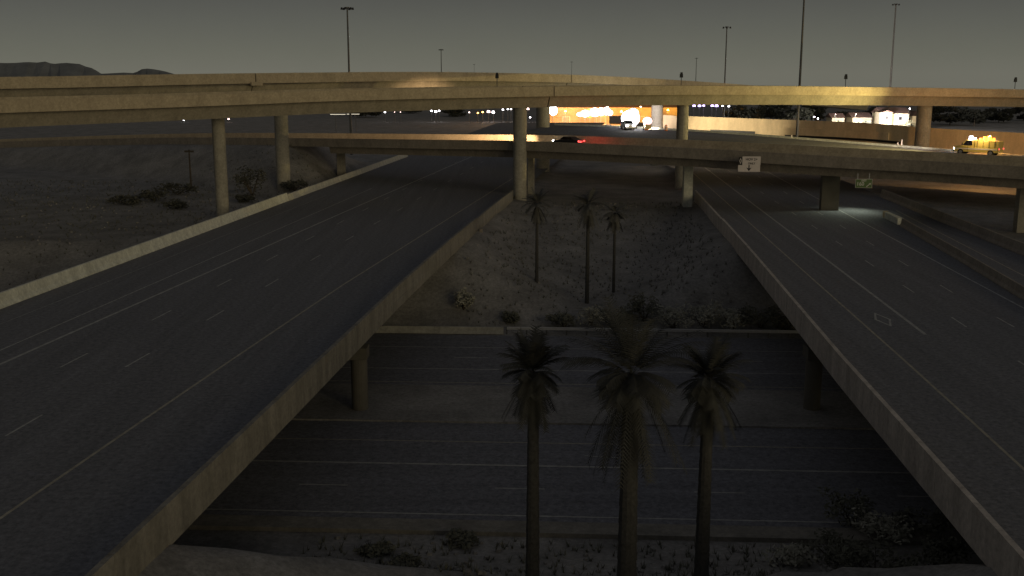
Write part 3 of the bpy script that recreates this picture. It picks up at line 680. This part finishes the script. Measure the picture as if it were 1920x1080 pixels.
# ------------------------------------------------------------------ vehicles
PAINT = {}
def paint(name, c, rough=.35): return mat('paint_' + name, c, rough, .04, 2, spec=.5)
def vehicle(name, loc, rz, label, kind, pm, head=0, tail=0, group=None, hcol=(1, .95, .88)):
    """front faces local -Y"""
    o = empty(name, loc, rz, label, 'car' if kind in ('sedan', 'suv') else 'truck', group)
    Lh, W = (2.35, .9) if kind != 'truck' else (3.4, 1.15)
    if kind == 'sedan': prof = [(-2.35, .32), (-2.38, .62), (-2.2, .78), (-1.2, .95), (-.45, 1.42), (.75, 1.44), (1.55, 1.02), (2.25, .98), (2.36, .6), (2.32, .32)]
    elif kind == 'suv': prof = [(-2.35, .35), (-2.4, .8), (-2.2, 1.02), (-1.25, 1.12), (-.6, 1.72), (1.9, 1.76), (2.3, 1.1), (2.36, .6), (2.32, .35)]
    else: prof = [(-3.4, .5), (-3.42, 1.1), (-3.2, 1.35), (-2.4, 1.5), (-1.85, 2.35), (-.5, 2.4), (-.45, 1.2), (3.4, 1.2), (3.42, .6), (3.3, .5)]
    n = len(prof); vs = []
    zc = 1.0 if kind == 'sedan' else (1.15 if kind == 'suv' else 1.5)
    for sx_, k in ((-1, 1), (1, 1)):
        for y, z in prof: vs.append((sx_ * (W - (.22 * max(0, z - zc) / .5 if z > zc else 0)), y, z))
    b = MB().add(vs, [tuple(range(n)), tuple(range(2 * n - 1, n - 1, -1))] + [(i, n + i, n + (i + 1) % n, (i + 1) % n) for i in range(n)])
    b.build('body', pm, o, bevel=.05)
    fw = {'sedan': [(-1.13, .985), (-.5, 1.385)], 'suv': [(-1.18, 1.16), (-.66, 1.68)], 'truck': [(-2.35, 1.56), (-1.9, 2.28)]}[kind]
    (y0, z0), (y1, z1) = fw
    MB().quad((-.74, y0 - .02, z0 + .01), (.74, y0 - .02, z0 + .01), (.62, y1 - .03, z1), (-.62, y1 - .03, z1)).build('windscreen', M['glass'], o, fix=False)
    zw0, zw1 = {'sedan': (1.02, 1.36), 'suv': (1.16, 1.66), 'truck': (1.55, 2.25)}[kind]; yw0, yw1 = {'sedan': (-.85, 1.15), 'suv': (-.9, 1.95), 'truck': (-2.1, -.6)}[kind]
    for s in (-1, 1):
        x0 = s * (W - .22 * max(0, zw0 - zc) / .5 + .012); x1 = s * (W - .22 * (zw1 - zc) / .5 + .012)
        MB().quad((x0, yw0, zw0), (x0, yw1, zw0), (x1, yw1 - .25, zw1), (x1, yw0 + .35, zw1)).build('side_window', M['glass'], o, fix=False)
    if kind == 'truck':
        MB().box((0, 1.5, 1.75), (2.2, 3.7, 1.05)).build('cargo_bed', pm, o, bevel=.04)
    for s in (-1, 1):
        for y in ((-1.45, 1.4) if kind != 'truck' else (-2.4, 2.2)):
            r = .33 if kind == 'sedan' else (.37 if kind == 'suv' else .46)
            t = MB().cyl((s * (W - .2), y, r), (s * (W + .02), y, r), r, n=18).build('wheel', M['tyre'], o); MB().cyl((s * (W + .005), y, r), (s * (W + .035), y, r), r * .6, n=14).build('rim', M['rim'], t)
        zf = {'sedan': .68, 'suv': .88, 'truck': 1.0}[kind]
        hm = mat('headlight_on', (.9, .9, .9), .3, 0, emit=(1, .95, .9), estr=60) if head else mat('headlight_off', (.5, .5, .5), .2, 0)
        MB().box((s * (W - .25), -Lh - .04, zf), (.34, .1, .2)).build('headlight', hm, o)
        tm = mat('taillight_on', (.5, .02, .02), .3, 0, emit=(1, .12, .10), estr=2.5) if tail else mat('taillight_off', (.25, .01, .01), .3, 0)
        MB().box((s * (W - .16), Lh + .03, zf + .12), (.26, .1, .18)).build('taillight', tm, o)
    o['_head'] = head
    del o['_head']
    return o
def road_dir(pts, x):
    i = min(range(1, len(pts) - 1), key=lambda k: abs(pts[k].x - x)); d = pts[i + 1] - pts[i - 1]; return math.atan2(d.y, d.x), pts[i]
# dark saloon on the middle ramp heading left, its headlights sweep the far parapet
px_ = 1026; i = min(range(len(cp)), key=lambda k: abs(cp[k].x / cp[k].y * F + 960 - px_)); t = (cp[i + 1] - cp[i - 1]).normalized(); nrm = Vector((-t.y, t.x, 0))
pos = cp[i] + nrm * 6.6; ang = math.atan2(t.y, t.x)
carz = cp[i].z - 1.08 + .22 * 6.0 / 9.5 + .004
sed = vehicle('sedan', (pos.x, pos.y, carz), ang - math.pi / 2, 'dark saloon driving left on the ramp bridge beside the middle left column', 'sedan', paint('dark', (.02, .02, .022)), 1, 1)
fr_ = -t
for s in (-1, 1):
    hp = Vector((pos.x, pos.y, carz + .68)) + fr_ * 2.55 + nrm * .65 * s
    tg = hp + fr_ * 26 + nrm * 3.2 + Vector((0, 0, .1))
    lamp('headlamp_beam', 'SPOT', hp, 60000, (1, .66, .36), sed, tg, 40, 1.0, .08)
lamp('taillamp_glow', 'POINT', Vector((pos.x, pos.y, carz + .8)) - fr_ * 2.75 + nrm * .5, 130, (1, .06, .05), sed, radius=.1)

# vehicles on the collector road
def on_w(px, off):
    i = min(range(1, len(w_pts) - 1), key=lambda k: abs(w_pts[k].x / w_pts[k].y * F + 960 - px)); t = (w_pts[i + 1] - w_pts[i - 1]).normalized(); n_ = Vector((-t.y, t.x, 0))
    return w_pts[i] + n_ * off, t, n_
def stand(px, off, base=-.27):
    p, t, n_ = on_w(px, off); return Vector((p.x, p.y, p.z + base + off * .0136)), t, n_
# patrol vehicle with blinding headlights near the pale column, facing right along the road
p, t, n_ = stand(1192, -3.4); ang = math.atan2(t.y, t.x)
suv = vehicle('suv', p, .12, 'white utility vehicle with blinding headlights beside the pale lit column', 'suv', paint('white', (.75, .75, .75)), 1, 1)
lbm = mat('violet_beacon', (.8, .6, .9), .3, 0, emit=(.9, .6, 1.0), estr=14)
MB().box((0, .2, 1.86), (1.1, .3, .14)).build('light_bar', lbm, suv)
hl = mat('added_light_glow', (.9, .9, .9), .3, 0, emit=(1, .97, .95), estr=40)
for s in (-1, 1):
    hp = p + t * 2.65 + n_ * .6 * s + Vector((0, 0, .95))
    pass
dq = min(d_pts, key=lambda q: abs(q.x / q.y * F + 960 - 1345))
hp = p + t * 1.6 + Vector((0, 0, 2.0))
lamp('spotlight_beam', 'SPOT', hp, 42000, (1, .86, .58), suv, dq + Vector((0, 0, -2.0)), 62, 1.0, .1)
lamp('spotlight_beam', 'SPOT', hp + Vector((0, 0, -1)), 30000, (1, .93, .85), suv, hp + t * 60 + n_ * 1.2 + Vector((0, 0, -3.2)), 30, 1.0, .1)
# portable light tower next to it, turned to the camera side
def light_tower(loc, rz, h, label, m, n=4, size=.62, energy=0, lc=(1, 1, 1), group=None, aim=None):
    o = empty('light_tower', loc, rz, label, 'light tower', group)
    MB().box((0, 0, .75), (1.3, 2.2, .9)).build('trailer', M['conc_wall'], o, bevel=.05)
    for s in (-1, 1): MB().cyl((s * .66, 0, .33), (s * .86, 0, .33), .33, n=16).build('wheel', M['tyre'], o)
    MB().cyl((0, 0, 1.2), (0, 0, h), .07, .05, n=8).build('mast', M['alu'], o)
    MB().box((0, 0, h), (size * n * .62, .08, .08)).build('crossbar', M['alu'], o)
    for i in range(n):
        x = (i % 2 - .5) * size * 1.12 if n > 1 else 0; z = h + .35 - (i // 2) * size * 1.1
        q = size * (.36 + .07 * ((i * 7 + int(abs(loc[0]) * 10)) % 3))
        hd = MB().cyl((x, .12, z), (x, -.2, z), q * .7, q, n=16).build('lamp_head', M['dark'], o)
        MB().cyl((x, -.2, z), (x, -.24, z), q * .95, n=16).build('lens', m, hd)
    if energy: lamp('floodlight', 'SPOT', Vector(loc) + Vector((0, .4, h)), energy, lc, o, aim, 34, 1.0, .3)
    return o
def glare_balloon(loc, h, rx, rz, label, m, group=None):  # added glowing balloons that stand in for lamp glare
    o = empty('glare_balloon', loc, 0, label, 'added glare balloon', group)
    MB().box((0, 0, .7), (1.2, 1.9, .8)).build('trailer', M['conc_wall'], o, bevel=.05)
    for s in (-1, 1): MB().cyl((s * .6, 0, .33), (s * .8, 0, .33), .33, n=16).build('wheel', M['tyre'], o)
    MB().cyl((0, 0, 1.1), (0, 0, h), .06, n=8).build('mast', M['alu'], o)
    mb = MB(); nu, nv = 18, 10; vs = []
    for a in range(nv + 1):
        th = math.pi * a / nv
        for b in range(nu): vs.append((rx * math.sin(th) * math.cos(2 * math.pi * b / nu), rx * math.sin(th) * math.sin(2 * math.pi * b / nu), h + rz * math.cos(th)))
    mb.add(vs, [(a * nu + b, a * nu + (b + 1) % nu, (a + 1) * nu + (b + 1) % nu, (a + 1) * nu + b) for a in range(nv) for b in range(nu)])
    mb.build('balloon', m, o, smooth=True, fix=False)
    MB().cyl((0, 0, h + rz * .97), (0, 0, h + rz * 1.12), rx * .22, n=10).build('crown_cap', M['alu'], o); return o
BW = mat('glare_white', (.9, .9, .9), .4, 0, emit=(.93, .97, 1), estr=7)
BP = mat('glare_pink', (.9, .8, .8), .4, 0, emit=(1, .66, .74), estr=1.6)
BO = mat('glare_amber', (.9, .6, .2), .4, 0, emit=(1, .42, .06), estr=3)
BV = mat('glare_violet', (.9, .8, .9), .4, 0, emit=(.95, .7, 1), estr=2.2)
p, t, n_ = stand(1197, -2.0)
bl = glare_balloon(p, 2.0, 1.75, 1.55, 'large glaring white balloon added as glare between the utility vehicle and the pale column', BW)
lamp('floodlight', 'SPOT', p + Vector((.6, 1.9, 2.4)), 60000, (1, .88, .84), bl, PY(1231, 214, 222.8), 36, 1.0, .4)
p, t, n_ = stand(1183, -.8); glare_balloon(p, 2.9, 1.1, .9, 'small white balloon added as glare, left of the glaring one', BW)
p, t, n_ = stand(1216, -2.6); glare_balloon(p, 1.7, .9, .75, 'pink tinted balloon added as glare, right of the glaring one', BP)
# drums lit red and white
OR = mat('drum_orange', (.75, .22, .10), .6, .05, 3); DW = mat('drum_white', (.8, .75, .7), .5, .05, 3)
def drum(loc, label, group):
    o = empty('traffic_drum', loc, 0, label, 'traffic drum', group)
    MB().cyl((0, 0, 0), (0, 0, .1), .4, n=16).build('base', M['tyre'], o)
    for i in range(5): MB().cyl((0, 0, .1 + i * .2), (0, 0, .1 + i * .2 + .197), .31 - i * .018, .30 - i * .018, n=16).build('band', (OR, DW)[i % 2], o)
    MB().cyl((0, 0, 1.1), (0, 0, 1.16), .2, .12, n=12).build('handle', OR, o)
for px, off, lb in ((1222, -2.6, 'traffic drum closest to the white utility vehicle'), (1234, -3.1, 'traffic drum in front of the foot of the pale lit column'), (1246, -2.4, 'traffic drum right of the pale lit column'), (1789, -1.6, 'left one of two pale drums ahead of the yellow work truck'), (1800, -1.4, 'right one of two pale drums ahead of the yellow work truck')):
    p, t, n_ = stand(px, off); drum(p, lb, 'drums along the collector road')
# yellow work truck with amber beacons
p, t, n_ = stand(1850, -1.9); ang = math.atan2(t.y, t.x)
trk = vehicle('work_truck', p, ang - math.pi / 2, 'yellow work truck with amber beacons parked at the right on the collector road', 'truck', paint('yellow', (.62, .47, .12)), 1, 1)
TD = mat('truck_trim', (.03, .03, .03), .6, .1, 3)
for s_ in (-1, 1):
    MB().box((s_ * 1.165, -1.3, 1.35), (.02, .03, 1.5)).build('door_seam', TD, trk); MB().box((s_ * 1.165, .0, 1.0), (.02, 6.4, .14)).build('side_stripe', DW, trk)
    MB().box((s_ * 1.32, -2.15, 1.75), (.22, .12, .34)).build('mirror', TD, trk)
    for q in range(4): MB().box((s_ * 1.115, .1 + q * .9, 1.75), (.05, .06, 1.05)).build('bed_stake', TD, trk)
MB().box((0, -3.5, .68), (2.3, .2, .3)).build('bumper', TD, trk)
amb = mat('amber_beacon', (.9, .4, .05), .3, 0, emit=(1, .28, .03), estr=5)
MB().box((0, -1.1, 2.54), (1.7, .5, .22)).build('light_bar', mat('white_violet_beacon', (.8, .7, .9), .3, 0, emit=(1, .8, 1), estr=18), trk)
MB().cyl((0, 2.6, 2.28), (0, 2.6, 2.85), .05, n=8).build('beacon_post', M['alu'], trk)
for yb_, rb_ in ((-.1, .2), (.55, .34), (1.25, .40), (1.95, .24)):
    MB().cyl((-.7, yb_, 2.3), (-.7, yb_, 2.3 + rb_ * 1.7), rb_, rb_ * .75, n=14).build('amber_beacon', amb, trk)
lamp('amber_glow', 'POINT', p + t * .6 + n_ * 2.6 + Vector((0, 0, 3.2)), 3000, (1, .50, .14), trk, radius=.2)
for s in (-1, 1):
    hp = p - t * 3.6 + n_ * .8 * s + Vector((0, 0, 1.05))
    lamp('headlamp_beam', 'SPOT', hp, 5000, (1, .85, .7), trk, hp - t * 30 + n_ * 2 + Vector((0, 0, .4)), 34, 1.0, .1)
lamp('truck_fill', 'POINT', p + t * .8 + n_ * -1.9 + Vector((0, 0, 3.3)), 420, (1, .72, .38), trk, radius=.3)  # added point lamp that brightens the truck body
# lamp added on the truck roof to brighten the flyover
wp = p - t * 1.2 + Vector((0, 0, 2.9))
MB().box((0, -1.3, 2.75), (.5, .3, .3)).build('added_light', hl, trk)
ta = min(APATH, key=lambda q: abs(q.x / q.y * F + 960 - 1500))
lamp('added_light_beam', 'SPOT', wp + Vector((0, 0, .2)), 44000, (1, .80, .29), trk, ta + Vector((0, 0, -2.2)), 84, 1.0, .15)
# soffit lamp under the ramp bridge that pools on the gore
sp = P(1612, 397, 0)
sz_ = min(cp, key=lambda q: abs(q.x - sp.x)).z - 2.64
sf = empty('soffit_lamp', (sp.x, sp.y + 1.5, sz_), 0, 'lamp under the ramp bridge that lights the exit gore', 'lamp')
MB().box((0, 0, -.08), (.7, .45, .16)).build('housing', M['alu'], sf, bevel=.02)
MB().box((0, 0, -.175), (.55, .32, .03)).build('lens', mat('lamp_green_white', (.9, .9, .85), .3, 0, emit=(.9, 1, .82), estr=20), sf)
lamp('soffit_beam', 'SPOT', (sp.x, sp.y + 1.5, sz_ - .25), 900, (.88, 1, .78), sf, (sp.x - 1.5, sp.y, 0), 128, 1.0, .08)

# ------------------------------------------------------------------ distant town
def building(name, loc, rz, wdt, dep, h, label, wall_m, bands=0, openings=(), gable=False, cat='building'):
    o = empty(name, loc, rz, label, cat)
    MB().box((0, dep / 2, h / 2), (wdt, dep, h)).build('wall', wall_m, o)
    for i in range(bands): MB().box((0, -.06, h * (i + .5) / bands), (wdt * .998, .12, h / bands * .82)).build('facade_panel', wall_m, o)
    if gable:
        MB().poly_prism([(-wdt / 2 - .5, h), (0, h + wdt * .2), (wdt / 2 + .5, h)], -.5, dep + .5).build('roof', M['roof'], o)
    else:
        MB().poly_prism([(-.6, h + .003), (dep / 2, h + dep * .22), (dep + .6, h + .003)], -wdt / 2 - .5, wdt / 2 + .5)
        rf = MB(); v = [(x, y, z) for x in (-wdt / 2 - .5, wdt / 2 + .5) for y, z in ((-.6, h + .003), (dep / 2, h + dep * .2), (dep + .6, h + .003))]
        rf.add(v, [(0, 1, 2), (5, 4, 3), (0, 3, 4, 1), (1, 4, 5, 2), (2, 5, 3, 0)]); rf.build('roof', M['roof'], o)
    for x, z, ww_, hh in openings:
        f = MB().box((x, -.05, z), (ww_ + .3, .16, hh + .3)).build('window' if hh < 2 else 'door', M['sign_ink'], o); MB().box((x, -.12, z), (ww_, .06, hh)).build('pane', M['pane'] if hh < 2 else M['conc_girder'], f)
    return o
GZ = -5.2
def far(px, Y): return Vector(((px - 960) / F * Y * 1.003, Y, GZ))
# big house right
Yh = 452; k = Yh * 1.003 / F
hs = building('house', far(1668, Yh), .0, 11.5, 12, 6.6, 'white floodlit two storey house, the largest, next to the right flyover column', M['stucco'], 0, [(-3, 4.6, 1.2, 1.3), (2, 4.6, 1.6, 1.3), (3.4, 1.3, 3.6, 2.3), (-2.5, 1.5, 1.4, 1.4)])
building('house', far(1652, Yh - 3), 0, 4.4, 8, 7.2, 'tall narrow gabled wing at the left of the largest floodlit house', M['stucco'], 0, [(0, 5, 1.2, 1.4), (0, 1.5, 1.2, 1.4)], gable=True, cat='house')  # gabled wing of the largest house, built as its own object
building('house', far(1702, Yh + 6), .0, 7.5, 10, 5.4, 'small pale house half hidden by the right flyover column', M['stucco'], 0, [(0, 1.4, 2.6, 2.3), (-2, 4, 1, 1.1)])
building('house', far(1607, Yh + 8), 0, 8.0, 10, 4.6, 'pale house with dark shrubs in front, left of the largest floodlit house', M['stucco'], 0, [(-1.5, 2.6, 1.2, 1.2), (1.8, 1.3, 2.4, 2.2)])
building('house', far(1563, Yh + 10), 0, 5.2, 9, 4.4, 'smallest dim house, leftmost of the row behind the tan overpass', M['stucco'], 0, [(0, 2.3, 1.4, 1.3)])
def street_lamp(px, py, Y, rad, label, m, energy=0, lc=(1, .9, .8), off=(0, -3, 0), group='distant street lamps'):
    q = PY(px, py, Y); gz = ground_z(q.x, Y); o = empty('street_lamp', (q.x, Y, gz), 0, label, 'street lamp', group); h = q.z - gz
    MB().cyl((0, 0, 0), (0, 0, h), .11, .07, n=8).build('pole', M['steel'], o)
    MB().box((0, -.35, h + rad * .75), (.16, 1.0, .12)).build('arm', M['steel'], o)
    MB().cyl((0, -.5, h - rad * .6), (0, -.5, h + rad * .6), rad, rad * .7, n=12).build('lamp_head', m, o)
    if energy: lamp('lamp_light', 'POINT', Vector((q.x + off[0], Y + off[1], q.z + off[2])), energy, lc, o, radius=.4)
LW = mat('lamp_white', (.9, .9, .9), .3, 0, emit=(1, .96, 1), estr=12)
LV = mat('lamp_violet', (.8, .7, 1), .3, 0, emit=(.62, .45, 1), estr=9)
LO = mat('lamp_orange', (.9, .5, .1), .3, 0, emit=(1, .48, .10), estr=14)
LP = mat('lamp_pink', (.9, .7, .7), .3, 0, emit=(1, .72, .66), estr=7)
# lamps that light the houses
street_lamp(1651, 214, Yh - 14, .35, 'bright white lamp before the tall gabled wing of the largest house', LW, 60000, (1, .93, .98), (0, -2, -1))
street_lamp(1683, 222, Yh - 12, .22, 'low warm lamp before the largest house', LP, 24000, (1, .85, .6), (0, -3, 0))
street_lamp(1604, 214, Yh - 9, .18, 'small lamp before the pale house with shrubs', LP, 12000, (1, .95, .65), (0, -4, 0))
street_lamp(1566, 214, Yh - 6, .16, 'small lamp before the smallest dim house', LP, 6000, (1, .95, .65), (0, -4, 0))
for px, py, r, lb in ((1526, 219, .32, 'upper lamp of the tiny pair left of the smallest house'), (1533, 222, .32, 'lower lamp of the tiny pair left of the smallest house'), (1705, 203.5, .3, 'lamp shining over the roof of the half hidden house')):
    street_lamp(px, py, Yh - 20, r, lb, LW)
# purple white lamps just under the flyover
for px, py, r, lb in ((1301, 197.5, .75, 'leftmost violet lamp under the flyover right of the middle column'), (1311, 198, .75, 'second violet lamp right of the middle column'), (1319, 197.5, .6, 'third violet lamp right of the middle column'), (1335, 197.6, .75, 'fourth violet lamp right of the middle column'), (1343, 197.8, .85, 'biggest violet lamp right of the middle column'), (1354, 198.5, .4, 'small violet lamp right of the biggest one'), (1366, 199, .5, 'rightmost violet lamp of the row under the flyover')):
    street_lamp(px, py, 330, r * .6, lb, LV if px % 2 else LW)
# sodium lit warehouse in the centre
Yw = 500
wm = mat('corrugated_wall', (.34, .25, .15), .7, .2, .5)
building('warehouse', far(1148, Yw), 0, 61, 20, 7.6, 'long warehouse front glowing orange under sodium lamps behind the centre columns', wm, 5, [(-22, 2, 3, 2.6), (-6, 2, 4, 3), (12, 2, 4, 3), (24, 2, 3, 2.6)])
for px, py, r, m, en, lc, lb in ((1037, 204, .62, LW, 14000, (1, .8, .6), 'white lamp at the left end of the orange warehouse'), (1060, 208, .55, LO, 14000, (1, .45, .08), 'orange lamp right of the white lamp at the left end of the warehouse'), (1103, 209, 1.1, LO, 22000, (1, .45, .08), 'brightest orange lamp at the middle of the warehouse'),
        (1139, 201, .42, LP, 9000, (1, .5, .25), 'pink lamp high on the warehouse front'), (1165, 209, .6, LO, 12000, (1, .4, .10), 'orange lamp right of the pink one on the warehouse front'), (1201, 200, .3, LP, 10000, (1, .55, .1), 'small high lamp above the white utility vehicle'), (1252, 206, .5, LO, 16000, (1, .5, .06), 'orange lamp right of the pale lit column')):
    street_lamp(px, py, Yw - 12, r, lb, m, en, lc, (0, -3, .5))
for px, py, rx, rz, m, lb in ((1086, 214.5, 1.5, .9, 'BW', 'leftmost small added glare balloon of the white cluster before the warehouse'), (1095, 213, 2.0, 1.5, 'BW', 'second added glare balloon from the left in the white cluster before the warehouse'), (1104, 212, 2.1, 1.9, 'BO', 'amber added glare balloon in the middle of the white cluster'), (1113, 210.5, 2.2, 1.9, 'BW', 'largest white added glare balloon before the warehouse'),
        (1124, 209.5, 2.0, 1.7, 'BW', 'white added glare balloon right of the largest before the warehouse'), (1134, 208.5, 1.9, 1.8, 'BV', 'violet tinted added glare balloon before the warehouse'), (1141, 211.5, 1.3, 1.3, 'BV', 'smaller violet added glare balloon at the right end of the cluster'), (1036, 207, 1.9, 2.2, 'BW', 'white added glare balloon beside the dark column at the left end of the warehouse')):
    Yb = Yw - 26 + (px % 7); q = far(px, Yb); glare_balloon((q.x, Yb, GZ), PY(px, py, Yb).z - GZ, rx, rz, lb, {'BW': BW, 'BO': BO, 'BV': BV}[m], 'added glare balloons before the warehouse')
# grey box trailer standing in front of the glow
q = PY(1160, 229, 300); tz = ground_z(q.x, 300)
tb = empty('box_trailer', (q.x, 300, tz), 0, 'grey box trailer silhouetted before the orange warehouse', 'trailer')
k = 300 * 1.003 / F; zb = PY(1160, 230.5, 300).z - tz; zt = PY(1160, 217.5, 300).z - tz
MB().box((0, 0, (zb + zt) / 2), (34 * k, 2.6, zt - zb)).build('box', mat('trailer_grey', (.30, .27, .29), .6, .08, 1), tb, bevel=.04)
MB().box((0, 0, zb - .12), (33 * k, .9, .22)).build('chassis', M['dark'], tb)
for a in (-2.0, -1.1, 1.5):
    for b in (-1, 1): MB().cyl((a, b * .85, .5), (a, b * 1.2, .5), .5, n=16).build('wheel', M['tyre'], tb)
MB().box((2.1, 0, zb / 2), (.16, .8, zb)).build('landing_leg', M['dark'], tb)
# distant lights left of the centre
for px, py, r, m, lb in ((722, 210, .42, LW, 'tiny lone white lamp left of the white trio under the flyover'), (740, 210, .2, LP, 'faint lamp right of the tiny lone white one'), (751, 210, .2, LP, 'faint rightmost lamp beside the tiny lone white one'), (809, 207.5, .48, LW, 'left lamp of the white trio under the flyover'), (817, 209, .62, LW, 'middle lamp of the white trio under the flyover'), (823.5, 207.5, .42, LW, 'right lamp of the white trio under the flyover'),
        (943, 205.5, .45, LW, 'white lamp left of the middle left column'), (952, 204.5, .35, LW, 'left half of the lamp pair touching the middle left column'), (958, 204.5, .4, LW, 'right half of the lamp pair touching the middle left column'), (990, 204, .6, LP, 'pale lamp just right of the middle left column'), (994, 220, .38, LW, 'lower white lamp just right of the middle left column'),
        (880, 210.5, .35, LP, 'pink lamp at the left of the orange cluster'), (896, 211.5, .4, LO, 'orange lamp in the cluster left of the middle left column'), (905, 210, .45, LO, 'second orange lamp in the cluster left of the middle left column'), (916, 209, .8, LP, 'largest pale lamp of the orange cluster'), (925, 210, .7, LW, 'white lamp at the right of the orange cluster'), (345, 225.2, .3, LW, 'tiny lamp under the left end of the front flyover'), (429, 223, .4, LP, 'small warm lamp just right of the left column')):
    street_lamp(px, py, 520, r, lb, m)
q = PY(989, 247, 300); street_lamp(989, 246.5, 262, .28, 'lowest white lamp right of the middle left column', LW)
LS = mat('lit_strip_glow', (.9, .85, .7), .3, 0, emit=(1, .9, .7), estr=1.4)
# glowing strip stands in for a far roadside wall lit by headlights
sw_ = far(648, 430); st_ = PY(648, 214, 430)
o = empty('lit_wall_strip', (st_.x, 430, ground_z(st_.x, 430)), 0, 'thin long glowing strip for a headlight-lit wall under the left part of the front flyover', 'lamp')
for s in (-1, 1):
    MB().cyl((s * 4, 0, 0), (s * 4, 0, st_.z + 5.2), .1, n=8).build('post', M['steel'], o)
MB().box((-3.1, 0, st_.z + 5.2 - .1), (6.0, .3, .12), rz=.0).build('glow_strip', LS, o); MB().box((3.0, 0, st_.z + 5.2), (5.0, .3, .12)).build('glow_strip', LS, o)
# dark trees beyond
rnd = random.Random(5); G = 'dark trees far beyond the interchange'
desc = ('far left below the flyover', 'left of the white lamp trio', 'by the orange lamp cluster')
spots = [(1400, 'dark tree right of the violet lamps'), (1440, 'dark tree second right of the violet lamps'), (1480, 'dark tree left of the tallest mast'), (1518, 'dark tree right of the tallest mast'), (1582, 'dark tree between the smallest and the pale house'), (1632, 'dark tree left of the tall gabled wing'), (1770, 'first dark tree right of the right flyover column'), (1815, 'second dark tree right of the right flyover column'), (1860, 'third dark tree right of the right flyover column'), (1905, 'rightmost dark tree under the flyover'), (1740, 'dark tree hidden behind the right flyover column'),
         (600, 'dark tree under the flyover right of the second left column'), (690, 'dark tree left of the tiny lone white lamp'), (770, 'dark tree left of the white lamp trio'), (850, 'dark tree between the white trio and the orange cluster'), (1380, 'dark tree touching the rightmost violet lamp')]
for px, lb in spots:
    Y = rnd.uniform(470, 545) if px > 1300 else rnd.uniform(560, 640); q = far(px, Y)
    tree(q.x, Y, rnd.uniform(7, 9.5) if px > 1300 else rnd.uniform(4, 5.5), rnd.uniform(7.5, 9.5), lb, M['leaf_dark'], 900, .85, G)
for px, Yo, lb in ((1560, -8, 'small tree before the smallest dim house'), (1598, -12, 'round tree before the pale house with shrubs'), (1618, -6, 'low dark shrubby tree right of the round one'), (1694, -10, 'small tree at the right corner of the largest house')):
    q = far(px, Yh + Yo); tree(q.x, Yh + Yo, 4.2, 2.0, lb, M['leaf'], 420, .35, 'garden trees before the houses')

# ------------------------------------------------------------------ dry weeds and stones over the bare ground
rnd = random.Random(11); tf = MB(); st = MB()
def bare(x, y):
    if xat(LBAR, y) - 1.5 < x < xat(LPAR, y) + 1.2 or xat(RPAR, y) - 1.2 < x < xat(ROUT, y) + 1.5: return False
    q = sval(x, y)
    return not (54.4 < q < 102)
n = 0
while n < 5200:
    if rnd.random() < .5: x, y = rnd.uniform(-14, 28), rnd.choice((rnd.uniform(103, 158), rnd.uniform(103, 158), rnd.uniform(46, 55)))
    else: x, y = rnd.uniform(-100, -30), rnd.uniform(104, 190)
    if not bare(x, y): continue
    n += 1; z = ground_z(x, y) - .03
    if n % 4 == 0:
        r_ = rnd.uniform(.05, .2); st.box((x, y, z + r_ * .4), (r_ * 2, r_ * 1.5, r_ * 1.3), rz=rnd.uniform(0, 3), taper=.6); continue
    for _ in range(5):
        a = rnd.uniform(0, 6.28); l = rnd.uniform(.15, .5); d = rnd.uniform(.1, .35)
        tf.add([(x - .04 * math.sin(a), y + .04 * math.cos(a), z), (x + .04 * math.sin(a), y - .04 * math.cos(a), z), (x + d * math.cos(a), y + d * math.sin(a), z + l)], [(0, 1, 2)])
tag(tf.build('dry_weeds', M['leaf'], fix=False), 'sparse dry weeds scattered over the bare slopes', 'weeds', kind='stuff')
tag(st.build('stones', M['dirt']), 'loose stones scattered over the bare slopes', 'stones', kind='stuff')
